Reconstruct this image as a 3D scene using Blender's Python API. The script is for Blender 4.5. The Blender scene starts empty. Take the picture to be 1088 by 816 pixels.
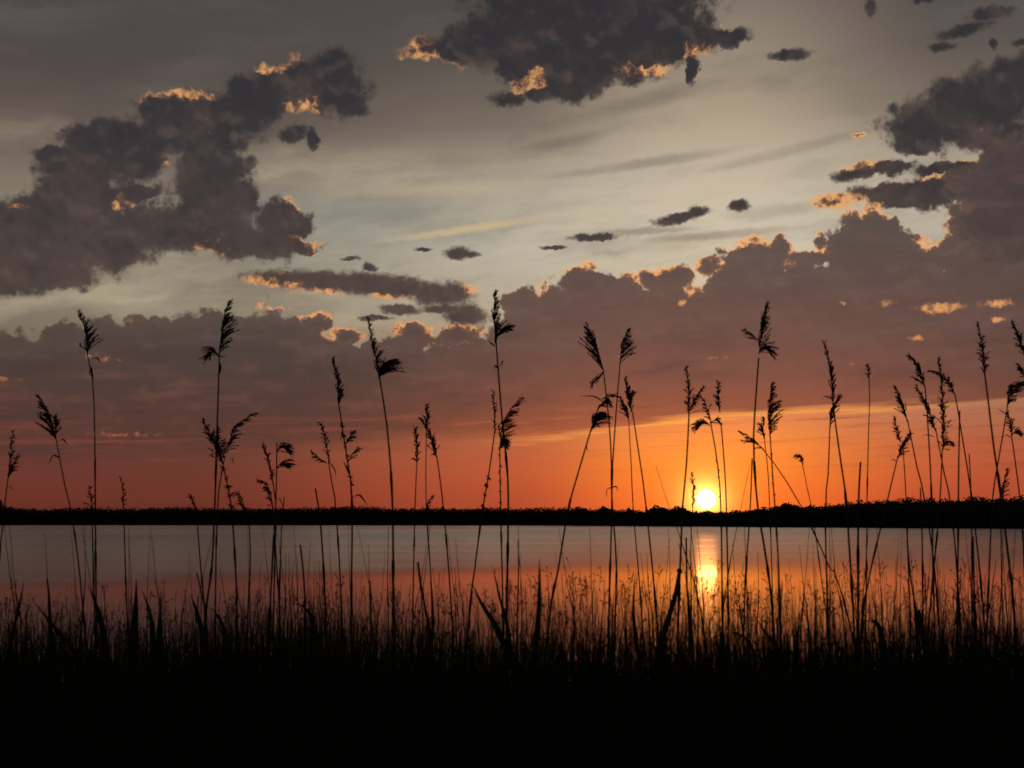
import bpy, math, random
import numpy as np
from mathutils import Vector

# ------------------------------------------------------------------ camera
S = bpy.context.scene
COL = S.collection
R = math.radians
EYE = 2.5                      # metres above the lake
PITCH = math.atan(145.5 / 1511.0)
cam_data = bpy.data.cameras.new("camera")
cam = bpy.data.objects.new("camera", cam_data)
COL.objects.link(cam)
cam.location = (0, 0, EYE)
cam.rotation_euler = (math.pi / 2 + PITCH, 0, 0)
cam_data.sensor_width = 36.0
cam_data.lens = 36.0 * 1511.0 / 1088.0
cam_data.dof.use_dof = True
cam_data.dof.focus_distance = 120.0
cam_data.dof.aperture_fstop = 9.0
cam_data.clip_start = 0.05
cam_data.clip_end = 20000
S.camera = cam
CP, SP = math.cos(PITCH), math.sin(PITCH)


def ray(x, y):
    """direction of a point of the 1088 x 816 view"""
    u, v = (x - 544) / 1511.0, (408 - y) / 1511.0
    return Vector((u, CP - v * SP, SP + v * CP))


def at(x, y, Y):
    d = ray(x, y)
    return Vector((0, 0, EYE)) + d * (Y / d.y)


def sk(x, y):
    d = ray(x, y).normalized()
    return math.degrees(math.atan2(d.x, d.y)), math.degrees(math.asin(d.z))


# ------------------------------------------------------------------ light, exposure
SUN_AZ, SUN_EL = sk(750, 530.5)
S.view_settings.view_transform = 'Standard'
S.view_settings.look = 'None'
S.view_settings.exposure = 0.0
S.view_settings.gamma = 1.0
S.view_settings.use_curve_mapping = False
S.cycles.use_denoising = True
S.cycles.max_bounces = 4
S.cycles.diffuse_bounces = 1
S.cycles.glossy_bounces = 2
S.cycles.use_adaptive_sampling = True
S.cycles.adaptive_threshold = 0.02
S.cycles.sample_clamp_indirect = 4.0

sun_data = bpy.data.lights.new("sun", 'SUN')
sun_data.energy = 0.014          # almost set: dimmed far below a day sun
sun_data.angle = R(0.80)
sun_data.color = (1.0, 0.30, 0.07)
sun = bpy.data.objects.new("sun", sun_data)
COL.objects.link(sun)
sd = Vector((math.sin(R(SUN_AZ)) * math.cos(R(SUN_EL)), math.cos(R(SUN_AZ)) * math.cos(R(SUN_EL)), math.sin(R(SUN_EL))))
sun.rotation_euler = sd.to_track_quat('Z', 'Y').to_euler()

# ------------------------------------------------------------------ world: dusk sky with clouds
W = bpy.data.worlds.new("World")
S.world = W
W.use_nodes = True
NT = W.node_tree
NT.nodes.clear()
W.cycles.sampling_method = 'MANUAL'
W.cycles.sample_map_resolution = 2048


class G:
    """tiny expression builder for shader nodes"""
    def __init__(self, nt):
        self.nt = nt

    def put(self, sock, v):
        if isinstance(v, bpy.types.NodeSocket):
            self.nt.links.new(v, sock)
        else:
            sock.default_value = v

    def m(self, op, *a, clamp=False):
        n = self.nt.nodes.new('ShaderNodeMath')
        n.operation = op
        n.use_clamp = clamp
        for i, v in enumerate(a):
            self.put(n.inputs[i], v)
        return n.outputs[0]

    def add(self, a, b): return self.m('ADD', a, b)
    def sub(self, a, b): return self.m('SUBTRACT', a, b)
    def mul(self, a, b): return self.m('MULTIPLY', a, b)
    def mad(self, a, b, c): return self.m('MULTIPLY_ADD', a, b, c)

    def v(self, op, *a, scale=None):
        n = self.nt.nodes.new('ShaderNodeVectorMath')
        n.operation = op
        for i, x in enumerate(a):
            self.put(n.inputs[i], x)
        if scale is not None:
            self.put(n.inputs['Scale'], scale)
        return n.outputs[1] if op in ('LENGTH', 'DOT_PRODUCT') else n.outputs[0]

    def comb(self, x, y, z=0.0):
        n = self.nt.nodes.new('ShaderNodeCombineXYZ')
        for i, q in enumerate((x, y, z)):
            self.put(n.inputs[i], q)
        return n.outputs[0]

    def sep(self, v):
        n = self.nt.nodes.new('ShaderNodeSeparateXYZ')
        self.put(n.inputs[0], v)
        return n.outputs

    def tex(self, v, loc=(0, 0, 0), rot=0.0, scale=(1, 1, 1), kind='TEXTURE'):
        n = self.nt.nodes.new('ShaderNodeMapping')
        n.vector_type = kind
        self.put(n.inputs[0], v)
        n.inputs['Location'].default_value = loc
        n.inputs['Rotation'].default_value = (0, 0, rot)
        n.inputs['Scale'].default_value = scale
        return n.outputs[0]

    def noise(self, v, scale, detail=4.0, rough=0.55, dist=0.0, color=False, lac=2.0):
        n = self.nt.nodes.new('ShaderNodeTexNoise')
        self.put(n.inputs['Vector'], v)
        n.inputs['Scale'].default_value = scale
        n.inputs['Detail'].default_value = detail
        n.inputs['Roughness'].default_value = rough
        n.inputs['Lacunarity'].default_value = lac
        n.inputs['Distortion'].default_value = dist
        return n.outputs['Color'] if color else n.outputs['Fac']

    def puffs(self, v, scale, detail=2.0, smooth=0.0):
        n = self.nt.nodes.new('ShaderNodeTexVoronoi')
        n.feature = 'SMOOTH_F1' if smooth else 'F1'
        if smooth:
            n.inputs['Smoothness'].default_value = smooth
        n.voronoi_dimensions = '2D'
        self.put(n.inputs['Vector'], v)
        n.inputs['Scale'].default_value = scale
        n.inputs['Detail'].default_value = detail
        n.inputs['Roughness'].default_value = 0.55
        n.inputs['Lacunarity'].default_value = 2.1
        return n.outputs['Distance']

    def step(self, x, lo, hi, a=0.0, b=1.0, kind='SMOOTHSTEP'):
        n = self.nt.nodes.new('ShaderNodeMapRange')
        n.interpolation_type = kind
        n.clamp = kind != 'LINEAR'
        self.put(n.inputs[0], x)
        for i, q in enumerate((lo, hi, a, b)):
            self.put(n.inputs[1 + i], q)
        return n.outputs[0]

    def ramp(self, x, stops):
        n = self.nt.nodes.new('ShaderNodeValToRGB')
        r = n.color_ramp
        stops = sorted(stops, key=lambda s: s[0])
        while len(r.elements) < len(stops):
            r.elements.new(0.5)
        for e, (p, c) in zip(r.elements, stops):
            e.position = p
            e.color = (*c, 1)
        self.put(n.inputs[0], x)
        return n.outputs[0]

    def mix(self, f, a, b, kind='MIX'):
        n = self.nt.nodes.new('ShaderNodeMix')
        n.data_type = 'RGBA'
        n.blend_type = kind
        n.clamp_factor = True
        self.put(n.inputs[0], f)
        for i, q in ((6, a), (7, b)):
            self.put(n.inputs[i], (*q, 1) if isinstance(q, tuple) and len(q) == 3 else q)
        return n.outputs[2]

    def curve(self, x, lo, hi, pts, ylo, yhi):
        """piecewise curve y(x) given real-valued points"""
        n = self.nt.nodes.new('ShaderNodeFloatCurve')
        c = n.mapping.curves[0]
        q = [((px - lo) / (hi - lo), (py - ylo) / (yhi - ylo)) for px, py in pts]
        while len(c.points) < len(q):
            c.points.new(0.5, 0.5)
        for p, (a, b) in zip(c.points, q):
            p.location = (a, b)
            p.handle_type = 'AUTO_CLAMPED'
        n.mapping.use_clip = False
        n.mapping.update()
        self.put(n.inputs['Value'], self.step(x, lo, hi, kind='LINEAR'))
        n.inputs['Factor'].default_value = 1.0
        return self.mad(n.outputs[0], yhi - ylo, ylo)


def s2l(*c):
    return tuple((v / 255 / 12.92) if v / 255 <= 0.04045 else ((v / 255 + 0.055) / 1.055) ** 2.4 for v in c)


g = G(NT)
DEG = 1511.0 * math.pi / 180    # picture pixels per degree, for the cloud sizes below
geo = NT.nodes.new('ShaderNodeTexCoord')
dirv = g.v('NORMALIZE', geo.outputs['Generated'])
dx, dy, dz = g.sep(dirv)
az = g.mul(g.m('ARCTAN2', dx, dy), 57.29578)
el = g.mul(g.m('ARCSINE', dz), 57.29578)
P = g.comb(az, el, 0.0)


XY = {}


def ellipse(p, x, y, rx, ry, rot=0):
    """distance from a cloud lump's centre, in its own radii"""
    if p not in XY:
        XY[p] = g.sep(p)
    X, Y = XY[p][0], XY[p][1]
    a, e = sk(x, y)
    rx, ry, c, s = rx / DEG, ry / DEG, math.cos(R(rot)), math.sin(R(rot))
    if rot:
        u = g.mad(X, c / rx, g.mad(Y, s / rx, -(a * c + e * s) / rx))
        w = g.mad(X, -s / ry, g.mad(Y, c / ry, (a * s - e * c) / ry))
    else:
        u = g.mad(X, 1 / rx, -a / rx)
        w = g.mad(Y, 1 / ry, -e / ry)
    return g.m('SQRT', g.mad(u, u, g.mul(w, w)))


def union(p, items, k=0.25):
    acc = None
    for it in items:
        L = ellipse(p, *it)
        acc = L if acc is None else g.m('SMOOTH_MIN', acc, L, k)
    return acc


def glow_mask(p, items):
    acc = None
    for x, y, rx, ry, k in items:
        t = g.mad(ellipse(p, x, y, rx, ry), -k, k)
        acc = t if acc is None else g.m('MAXIMUM', acc, t)
    return g.m('MAXIMUM', acc, 0.0)


def E(y):
    """elevation -> 0..1 ramp position"""
    return (sk(750, y)[1] + 3) / 27.0


eln = g.step(el, -3.0, 24.0, kind='LINEAR')
daz = g.m('ABSOLUTE', g.sub(az, SUN_AZ))
sdot = g.v('DOT_PRODUCT', dirv, tuple(sd))
sang = g.mul(g.m('ARCCOSINE', g.m('MINIMUM', sdot, 1.0)), 57.29578)

# --- warped coordinates: give the clouds their lumpy outlines
wn = g.v('SUBTRACT', g.noise(P, 0.55, 5.0, 0.58, color=True), (0.5, 0.5, 0.5))
PW = g.v('MULTIPLY_ADD', wn, (1.7, 1.5, 0.0), P)
fine = g.v('SUBTRACT', g.noise(P, 2.1, 6.0, 0.66, color=True), (0.5, 0.5, 0.5))
PW = g.v('MULTIPLY_ADD', fine, (0.50, 0.46, 0.0), PW)
PS = g.v('MULTIPLY_ADD', fine, (0.5, 0.42, 0.0), P)            # light warp for small clouds
nb = g.noise(PW, 1.15, 5.0, 0.62)                              # billows
ng = g.noise(PS, 2.6, 4.0, 0.62)                               # grain of the gold edges
wq = g.v('SUBTRACT', g.noise(P, 1.6, 3.0, 0.5, color=True), (0.5, 0.5, 0.5))
PP = g.v('MULTIPLY_ADD', wq, (0.35, 0.30, 0.0), P)
pf = g.sub(0.42, g.puffs(PP, 0.95, 3.0))                      # rounded heads, large and small
pl0 = g.puffs(PP, 0.75, 1.0, 0.55)
pl1 = g.puffs(g.v('ADD', PP, (0.05, 0.26, 0.0)), 0.75, 1.0, 0.55)
P_up = g.v('ADD', PW, (0.10, 0.28, 0.0))
relief = g.mad(g.sub(pl1, pl0), 0.30, g.sub(g.noise(PS, 0.75, 3.0, 0.5), g.noise(g.v('ADD', PS, (0.12, 0.40, 0.0)), 0.75, 3.0, 0.5)))             # lit from beyond and above

# --- clear sky: one ramp towards the sun, one away from it
near = g.ramp(eln, [
    (E(610), s2l(150, 40, 20)), (E(556), s2l(226, 84, 34)), (E(535), s2l(244, 104, 38)), (E(500), s2l(248, 126, 44)),
    (E(470), s2l(246, 138, 60)), (E(440), s2l(228, 130, 80)), (E(400), s2l(206, 150, 112)), (E(330), s2l(206, 184, 154)), (E(270), s2l(208, 195, 172)), (E(200), s2l(198, 184, 162)), (E(110), s2l(168, 152, 130)), (E(0), s2l(128, 115, 103)), (1.0, s2l(86, 80, 78))])
far = g.ramp(eln, [
    (E(610), s2l(60, 24, 22)), (E(556), s2l(86, 40, 36)), (E(530), s2l(106, 50, 40)), (E(500), s2l(104, 54, 46)), (E(470), s2l(96, 62, 54)),
    (E(400), s2l(110, 92, 80)), (E(330), s2l(132, 122, 104)), (E(260), s2l(132, 125, 110)), (E(205), s2l(126, 112, 98)),
    (E(150), s2l(96, 84, 78)), (E(80), s2l(80, 72, 69)), (E(0), s2l(76, 71, 70)), (1.0, s2l(66, 63, 66))])
mid = g.ramp(eln, [
    (E(610), s2l(90, 30, 20)), (E(556), s2l(166, 66, 42)), (E(530), s2l(176, 74, 48)), (E(500), s2l(188, 86, 54)), (E(470), s2l(182, 94, 64)),
    (E(400), s2l(170, 130, 100)), (E(330), s2l(182, 166, 142)), (E(260), s2l(188, 180, 162)), (E(200), s2l(180, 168, 149)), (E(130), s2l(122, 110, 98)), (E(60), s2l(92, 84, 79)), (E(0), s2l(80, 74, 72)), (1.0, s2l(70, 66, 67))])
side = g.sub(az, SUN_AZ)
side = g.m('ABSOLUTE', g.mul(side, g.step(side, -1.0, 1.0, 1.0, 0.78)))     # falls off slower to the right
f1 = g.step(side, 0.6, 8.0, 0, 1)
f2 = g.step(side, 5.5, 21.0, 0, 1)
sky = g.mix(f2, g.mix(f1, near, mid), far)

# high veil and drawn-out streaks of cirrus
P_st = g.tex(P, (0, 0, 0), R(6), (5.0, 1.3, 1))
P_st = g.v('MULTIPLY_ADD', wn, (0.25, 0.8, 0.0), P_st)
stn = g.noise(P_st, 0.7, 5.0, 0.52)
up = g.step(el, 5.0, 9.0)
sky = g.mix(g.mul(g.step(stn, 0.44, 0.78, 0, 0.50), up), sky, s2l(104, 96, 88))
stn2 = g.noise(g.v('ADD', P_st, (3.1, 7.7, 0.0)), 0.6, 5.0, 0.52)
sky = g.mix(g.mul(g.step(stn2, 0.44, 0.78, 0, 0.75), g.mul(up, g.step(el, 17.0, 12.0))), sky, s2l(198, 182, 154))
P_f = g.v('MULTIPLY_ADD', wn, (0.5, 1.0, 0.0), g.tex(P, (0, 0, 0), R(8), (2.6, 0.5, 1)))
hair = g.noise(P_f, 1.0, 6.0, 0.62)
hmask = g.mul(g.mul(up, g.step(el, 16.5, 10.0)), g.step(side, 22.0, 8.0, 0.35, 1.0))
sky = g.mix(g.mul(g.step(hair, 0.48, 0.76, 0, 0.24), hmask), sky, s2l(206, 190, 160))
sky = g.mix(g.mul(g.step(hair, 0.52, 0.26, 0, 0.24), hmask), sky, s2l(112, 104, 96))
blue = g.m('MAXIMUM', g.sub(1.0, ellipse(PW, 330, 235, 260, 55)), 0.0)
sky = g.mix(g.mul(blue, 0.55), sky, s2l(134, 140, 132))
# two pale drawn streaks
P_b = g.v('MULTIPLY_ADD', fine, (0.35, 0.26, 0.0), P)
st1 = g.step(ellipse(P_b, 500, 243, 135, 6.5, 8.5), 1.0, 0.1, 0, 0.95)
st2 = g.step(ellipse(P_b, 470, 200, 180, 12, 3), 1.0, 0.0, 0, 0.35)
sky = g.mix(g.m('MAXIMUM', st1, st2), sky, s2l(196, 174, 138))
# thin dark wisps below them
w1 = union(P_b, [(690, 173, 130, 7, 7), (840, 160, 110, 7, 11), (690, 105, 90, 12, 12), (600, 150, 60, 8, 10), (820, 225, 60, 9, 4), (760, 250, 90, 6, 3), (680, 246, 70, 5, 2)], 0.2)
sky = g.mix(g.mul(g.step(w1, 1.15, 0.25, 0, 0.5), g.step(stn, 0.30, 0.55, 0.4, 1)), sky, s2l(112, 102, 92))

# --- upper clouds
upper = [
    # broken cluster high on one side
    (350, 84, 44, 28), (300, 92, 34, 24), (270, 112, 32, 30), (372, 112, 20, 15), (312, 142, 20, 12), (335, 150, 10, 12),
    (185, 124, 40, 22), (230, 122, 38, 20), (118, 152, 56, 22), (60, 163, 26, 8), (200, 150, 26, 16), (138, 172, 34, 16),
    (232, 178, 30, 28), (250, 215, 26, 26), (215, 205, 34, 40), (205, 245, 54, 22), (255, 255, 34, 22),
    (150, 205, 20, 10), (300, 235, 24, 24), (322, 238, 14, 14), (290, 262, 26, 14), (322, 262, 20, 7),
    (85, 205, 50, 26), (75, 240, 74, 30), (120, 255, 50, 28), (40, 262, 56, 34), (0, 250, 40, 34), (0, 290, 26, 22), (60, 290, 40, 16), (-40, 265, 50, 50), (95, 182, 50, 16), (165, 145, 44, 20), (55, 225, 56, 26), (150, 238, 36, 22), (255, 118, 26, 20), (235, 150, 26, 22),
    # dark one at the top
    (590, 20, 105, 42), (515, 42, 58, 26), (466, 52, 38, 14), (610, 66, 56, 36), (700, 30, 58, 34), (650, -20, 130, 30), (755, 42, 42, 13), (600, 92, 34, 14), (735, 70, 8, 20), (560, 60, 60, 26), (660, 55, 60, 30), (600, -10, 120, 40),
    # dark one on the other side and the bank under it
    (1045, 105, 62, 30), (995, 128, 52, 22), (1085, 80, 45, 24), (978, 146, 26, 14), (1070, 145, 50, 16),
    (955, 204, 52, 12), (1000, 206, 36, 14), (1080, 185, 46, 36), (1075, 235, 46, 40), (1040, 205, 24, 10), (940, 178, 40, 8), (1010, 180, 34, 8),
]
small = [
    (722, 231, 36, 7, 10), (742, 224, 14, 7), (785, 219, 15, 7), (487, 269, 17, 8), (498, 270, 14, 4), (632, 252, 32, 5), (588, 263, 18, 3), (840, 58, 26, 7),
    (425, 329, 26, 7), (398, 338, 22, 4), (392, 284, 9, 6), (372, 275, 12, 3), (1025, 32, 36, 8, 8), (1052, 14, 30, 9), (1000, 50, 18, 6), (925, 8, 7, 12), (980, 0, 14, 5),
    (450, 265, 10, 3), (1085, 45, 10, 5), (1055, 47, 6, 8),
    (400, 303, 92, 15, -4), (470, 312, 44, 15), (310, 296, 62, 11), (350, 300, 60, 13), (495, 335, 28, 14), (470, 328, 30, 6),
    (905, 185, 26, 9, 10), (885, 214, 30, 10), (912, 143, 9, 3),
    (570, 100, 22, 10), (540, 105, 26, 10),
]
dU = g.add(g.sub(1.36, union(PW, upper, 0.35)), g.mad(pf, 0.42, g.mul(g.sub(nb, 0.5), 0.45)))
dS = g.add(g.sub(1.0, union(PS, small, 0.2)), g.mul(g.sub(ng, 0.5), 0.9))
dC = g.m('MAXIMUM', dU, g.mul(dS, 0.8))
aC = g.step(g.add(dC, g.mul(g.sub(g.noise(PS, 5.5, 3.0, 0.6), 0.5), 0.14)), -0.08, 0.34)

# --- low bank of cloud along the horizon
rows = [(-60, 352), (0, 352), (40, 350), (60, 344), (100, 335), (180, 333), (240, 325), (285, 324), (315, 334), (345, 350), (385, 358), (415, 358),
        (470, 358), (512, 350), (545, 322), (570, 308), (590, 300), (640, 292), (680, 300), (740, 300), (770, 288), (800, 272), (850, 268),
        (890, 268), (925, 250), (960, 262), (1000, 270), (1030, 225), (1060, 190), (1150, 150)]
top = g.curve(az, sk(-60, 300)[0], sk(1150, 300)[0], [(sk(x, y)[0], sk(x, y)[1]) for x, y in rows], 0, 20)
heads = [(615, 302, 28, 24), (650, 312, 34, 24), (590, 318, 26, 18), (715, 296, 26, 14), (690, 296, 12, 9), (753, 283, 16, 11), (800, 274, 32, 20), (828, 266, 14, 14), (780, 296, 26, 16),
         (925, 250, 36, 28), (900, 268, 40, 22), (955, 270, 34, 18), (1000, 275, 50, 20), (1040, 245, 36, 40), (440, 352, 22, 11), (437, 362, 30, 14), (490, 354, 24, 10), (368, 358, 20, 9),
         (335, 344, 18, 13), (560, 322, 32, 18), (865, 274, 40, 10), (1070, 200, 60, 50)]
dH = g.add(g.sub(1.38, union(PS, heads, 0.25)), g.mad(pf, 0.65, g.mul(g.sub(ng, 0.5), 0.3)))
dB = g.add(g.mad(g.sub(top, el), 0.9, 0.22), g.mad(pf, 0.6, g.mul(g.sub(nb, 0.5), 0.8)))
dB = g.m('SMOOTH_MAX', dB, g.mul(dH, 0.9), 0.35)
low = g.curve(az, sk(-60, 450)[0], sk(1150, 450)[0], [(sk(x, y)[0], sk(x, y)[1]) for x, y in
              [(-60, 500), (60, 496), (180, 490), (300, 481), (450, 472), (560, 466), (640, 458), (720, 446), (820, 438), (960, 432), (1088, 424), (1150, 422)]], 0, 10)
P_l = g.tex(P, (0, 0, 0), R(2), (6.0, 0.32, 1))
P_l = g.v('MULTIPLY_ADD', wn, (0.1, 0.5, 0.0), P_l)
sl = g.noise(P_l, 1.0, 5.0, 0.6)
lft = g.sub(SUN_AZ, az)
bot = g.step(g.add(g.sub(el, low), g.mul(g.sub(sl, 0.5), 1.3)), g.step(lft, 3.0, 15.0, -0.10, -0.45), g.step(lft, 3.0, 15.0, 0.16, 0.75))
aB = g.mul(g.step(dB, -0.02, 0.22), g.mul(bot, 0.96))
# thin bars of cloud under the bank
barm = g.mul(g.mul(g.step(el, 1.4, 2.4), g.step(el, 5.5, 4.0)), g.step(sl, 0.50, 0.66, 0, 0.75))

# --- cloud colours: slate above, warmed and reddened near the horizon
colC = g.ramp(eln, [(E(556), s2l(112, 54, 44)), (E(420), s2l(90, 63, 57)), (E(320), s2l(80, 67, 63)), (E(250), s2l(70, 61, 60)), (E(180), s2l(58, 53, 55)), (E(90), s2l(51, 49, 52)), (E(0), s2l(48, 47, 50)), (1.0, s2l(48, 47, 51))])
tone = g.noise(PW, 0.5, 4.0, 0.55)
colC = g.mix(g.step(tone, 0.48, 0.75, 0, 0.55), colC, s2l(82, 69, 65))
colC = g.mix(g.step(tone, 0.50, 0.28, 0, 0.6), colC, s2l(50, 48, 52))
colC = g.mix(g.step(dC, 0.55, 0.0, 0, 0.5), colC, s2l(100, 88, 80))
colC = g.mix(g.step(relief, 0.02, 0.25, 0, 0.40), colC, s2l(96, 82, 76))
colC = g.mix(g.step(relief, -0.02, -0.25, 0, 0.45), colC, s2l(46, 43, 47))
colBn = g.ramp(eln, [(E(556), s2l(190, 84, 44)), (E(470), s2l(200, 98, 56)), (E(440), s2l(150, 80, 60)), (E(400), s2l(120, 72, 62)), (E(350), s2l(102, 69, 64)), (E(270), s2l(80, 65, 63)), (E(200), s2l(68, 58, 60))])
colBf = g.ramp(eln, [(E(556), s2l(84, 44, 40)), (E(495), s2l(94, 52, 46)), (E(440), s2l(80, 55, 51)), (E(380), s2l(72, 58, 56)), (E(330), s2l(78, 65, 62)), (E(200), s2l(66, 58, 60))])
colB = g.mix(g.step(side, 1.0, 17.0), colBn, colBf)
colB = g.mix(g.step(relief, 0.0, 0.30, 0, 0.14), colB, s2l(140, 98, 80))
colB = g.mix(g.step(relief, 0.0, -0.30, 0, 0.16), colB, s2l(62, 48, 48))
P_k = g.v('MULTIPLY_ADD', wn, (0.3, 0.7, 0.0), g.tex(P, (0, 0, 0), R(3), (4.5, 0.8, 1)))
lay = g.noise(P_k, 0.9, 5.0, 0.55)
colB = g.mix(g.step(lay, 0.50, 0.74, 0, 0.40), colB, g.mix(g.step(el, 3.0, 7.5), s2l(150, 78, 60), s2l(104, 86, 82)))
colB = g.mix(g.step(lay, 0.50, 0.28, 0, 0.40), colB, s2l(62, 50, 51))
redm = g.mul(g.mul(g.step(el, 5.2, 3.2), g.step(lft, -6.0, 2.0)), g.step(sl, 0.50, 0.70, 0, 0.65))
colB = g.mix(redm, colB, g.mix(g.step(side, 3.0, 17.0), s2l(226, 118, 62), s2l(134, 66, 54)))
colB = g.mix(g.step(dB, 0.1, 1.2, 0.14, 0), colB, s2l(120, 98, 86))

# --- gold where the sun shines through thin edges
gold = [(450, 60, 40, 24, 1), (480, 78, 30, 14, .8), (403, 72, 16, 12, 1), (565, 86, 24, 16, 1), (685, 74, 46, 11, 1), (745, 50, 26, 16, 1), (772, 24, 10, 7, .9), (620, 76, 14, 7, .6),
        (290, 66, 30, 14, 1), (310, 60, 12, 8, 1), (325, 108, 30, 16, .7), (310, 112, 14, 10, .6), (185, 104, 40, 9, 1), (225, 108, 26, 6, .7), (225, 148, 10, 5, .9), (20, 224, 18, 7, 1), (60, 198, 8, 6, .8),
        (132, 214, 20, 10, .8), (208, 250, 28, 24, .75), (142, 248, 20, 16, .5), (312, 214, 14, 10, 1), (325, 258, 34, 10, .7), (175, 180, 14, 9, .4), (225, 268, 30, 10, .35),
        ]
goldS = [(290, 300, 50, 10, 1), (335, 314, 52, 10, 1), (415, 316, 34, 6, .9), (505, 305, 26, 14, .8), (305, 290, 20, 6, .6),
        (885, 215, 42, 14, 2.4), (905, 174, 40, 10, 1.8), (870, 188, 20, 8, .8), (914, 143, 12, 5, 2.4)]
gold += [(1030, 218, 14, 26, 1.1), (1018, 245, 14, 12, 1), (1026, 178, 26, 9, 1.1), (1000, 192, 40, 8, .8), (1058, 150, 30, 8, .7)]
gB = [(335, 340, 26, 16, 1), (365, 356, 34, 12, .9), (440, 350, 34, 16, 1), (490, 352, 34, 10, .9), (270, 325, 90, 7, .6), (612, 282, 52, 14, .8), (575, 305, 12, 24, .5), (700, 292, 50, 16, 1), (752, 283, 24, 14, 1.1), (735, 308, 24, 14, .6), (800, 256, 52, 20, .9),
      (838, 270, 14, 20, 1), (925, 224, 60, 14, .7), (985, 258, 22, 14, 1), (862, 246, 16, 10, .9), (870, 264, 40, 8, .6), (1020, 240, 30, 30, .5)]
PGW = g.v('MULTIPLY_ADD', wn, (0.9, 0.6, 0.0), PW)
PGS = g.v('MULTIPLY_ADD', wn, (0.7, 0.35, 0.0), PS)
mG = g.m('MAXIMUM', glow_mask(PGW, gold), glow_mask(PGS, goldS))
mGB = glow_mask(PS, gB)
ng2 = g.noise(PS, 3.2, 5.0, 0.62)
thick = g.mad(mG, -0.16, g.add(dC, g.mad(g.sub(ng2, 0.5), 1.5, g.mul(g.sub(nb, 0.5), 1.1))))
thru = g.m('EXPONENT', g.mul(g.m('MAXIMUM', thick, 0.0), -4.4))      # light let through
gC = g.mul(g.step(mG, 0.0, 0.62), thru)
thickB = g.mad(mGB, -0.22, g.add(dB, g.mad(g.sub(ng, 0.5), 0.35, 0.0)))
gBm = g.mul(g.step(mGB, 0.0, 0.4), g.m('EXPONENT', g.mul(g.m('MAXIMUM', thickB, 0.0), -7.5)))
goldcol = g.ramp(eln, [(E(420), s2l(236, 138, 80)), (E(330), s2l(238, 164, 100)), (E(200), s2l(232, 174, 112)), (E(60), s2l(226, 168, 106))])
colC2 = g.mix(g.step(gC, 0.02, 0.45), colC, g.mix(0.45, colC, s2l(190, 120, 82)))
colC2 = g.mix(g.step(gC, 0.06, 1.0, 0, 0.84), colC2, goldcol)
colB2 = g.mix(g.step(gBm, 0.02, 0.5), colB, g.mix(0.4, colB, s2l(200, 126, 88)))
colB2 = g.mix(g.step(gBm, 0.12, 0.85), colB2, goldcol)
# openings in the bank where lit cloud shows through
win = [(1000, 327, 34, 8, 1), (1062, 322, 24, 7, 1), (972, 360, 13, 5, .9), (1060, 340, 14, 4, .8), (945, 322, 22, 6, .5), (760, 380, 40, 4, .45), (725, 321, 9, 5, .8), (895, 322, 8, 5, .5), (112, 382, 34, 6, .45), (95, 378, 14, 6, .5), (8, 402, 22, 5, .5), (140, 340, 40, 6, .3), (905, 388, 14, 3, .3), (1010, 412, 60, 4, .25), (130, 462, 110, 6, .35), (330, 455, 60, 5, .2)]
mW = glow_mask(PS, win)
colB2 = g.mix(g.m('MULTIPLY', g.step(g.add(g.mul(mW, 0.75), g.mul(g.sub(ng2, 0.5), 1.6)), 0.12, 0.75, 0, 0.85), g.step(mW, 0.0, 0.5)), colB2, goldcol)

out = sky
out = g.mix(g.mul(barm, 0.8), out, colB)
out = g.mix(aC, out, colC2)
out = g.mix(aB, out, colB2)

# --- bright edge of the bank just above the clear band, near the sun
rim = g.mul(g.step(g.m('ABSOLUTE', g.add(g.sub(el, low), g.mul(g.sub(sl, 0.5), 1.1))), 0.22, 0.0), g.step(side, 11.0, 2.0, 0, 0.8))
out = g.mix(g.mul(rim, g.step(sl, 0.35, 0.6)), out, s2l(255, 170, 78))

# --- the sun and the lit air round it
core = g.step(sang, 0.44, 0.30)
h1 = g.m('EXPONENT', g.mul(sang, -1.55))
h2 = g.m('EXPONENT', g.mul(sang, -0.42))
fade = g.step(el, 4.6, 2.4)
h0 = g.m('EXPONENT', g.mul(sang, -3.0))
glow = g.v('ADD', g.v('SCALE', (1.0, 0.62, 0.06), scale=g.mul(h1, 0.75)), g.v('SCALE', (4.2, 2.9, 0.7), scale=h0))
glow = g.v('ADD', glow, g.v('SCALE', (0.34, 0.09, 0.008), scale=g.mul(g.mul(h2, 1.0), fade)))
out = g.v('ADD', out, glow)
out = g.v('ADD', out, g.v('SCALE', (1.0, 0.72, 0.30), scale=g.mul(core, 6.0)))

# away from the sunset the sky is dim
back = g.step(dy, 0.75, -0.2)
out = g.mix(back, out, s2l(62, 62, 70))
ground = g.step(el, -0.5, -3.0)
out = g.mix(ground, out, (0.006, 0.005, 0.004))

nish = NT.nodes.new('ShaderNodeTexSky')
nish.sky_type = 'NISHITA'
nish.sun_disc = False
nish.sun_elevation = R(SUN_EL)
nish.sun_rotation = R(SUN_AZ)
bg1 = NT.nodes.new('ShaderNodeBackground')
bg2 = NT.nodes.new('ShaderNodeBackground')
NT.links.new(out, bg1.inputs[0])
NT.links.new(nish.outputs[0], bg2.inputs[0])
bg1.inputs[1].default_value = 1.0
bg2.inputs[1].default_value = 0.002
ads = NT.nodes.new('ShaderNodeAddShader')
NT.links.new(bg1.outputs[0], ads.inputs[0])
NT.links.new(bg2.outputs[0], ads.inputs[1])
wo = NT.nodes.new('ShaderNodeOutputWorld')
NT.links.new(ads.outputs[0], wo.inputs[0])

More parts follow.
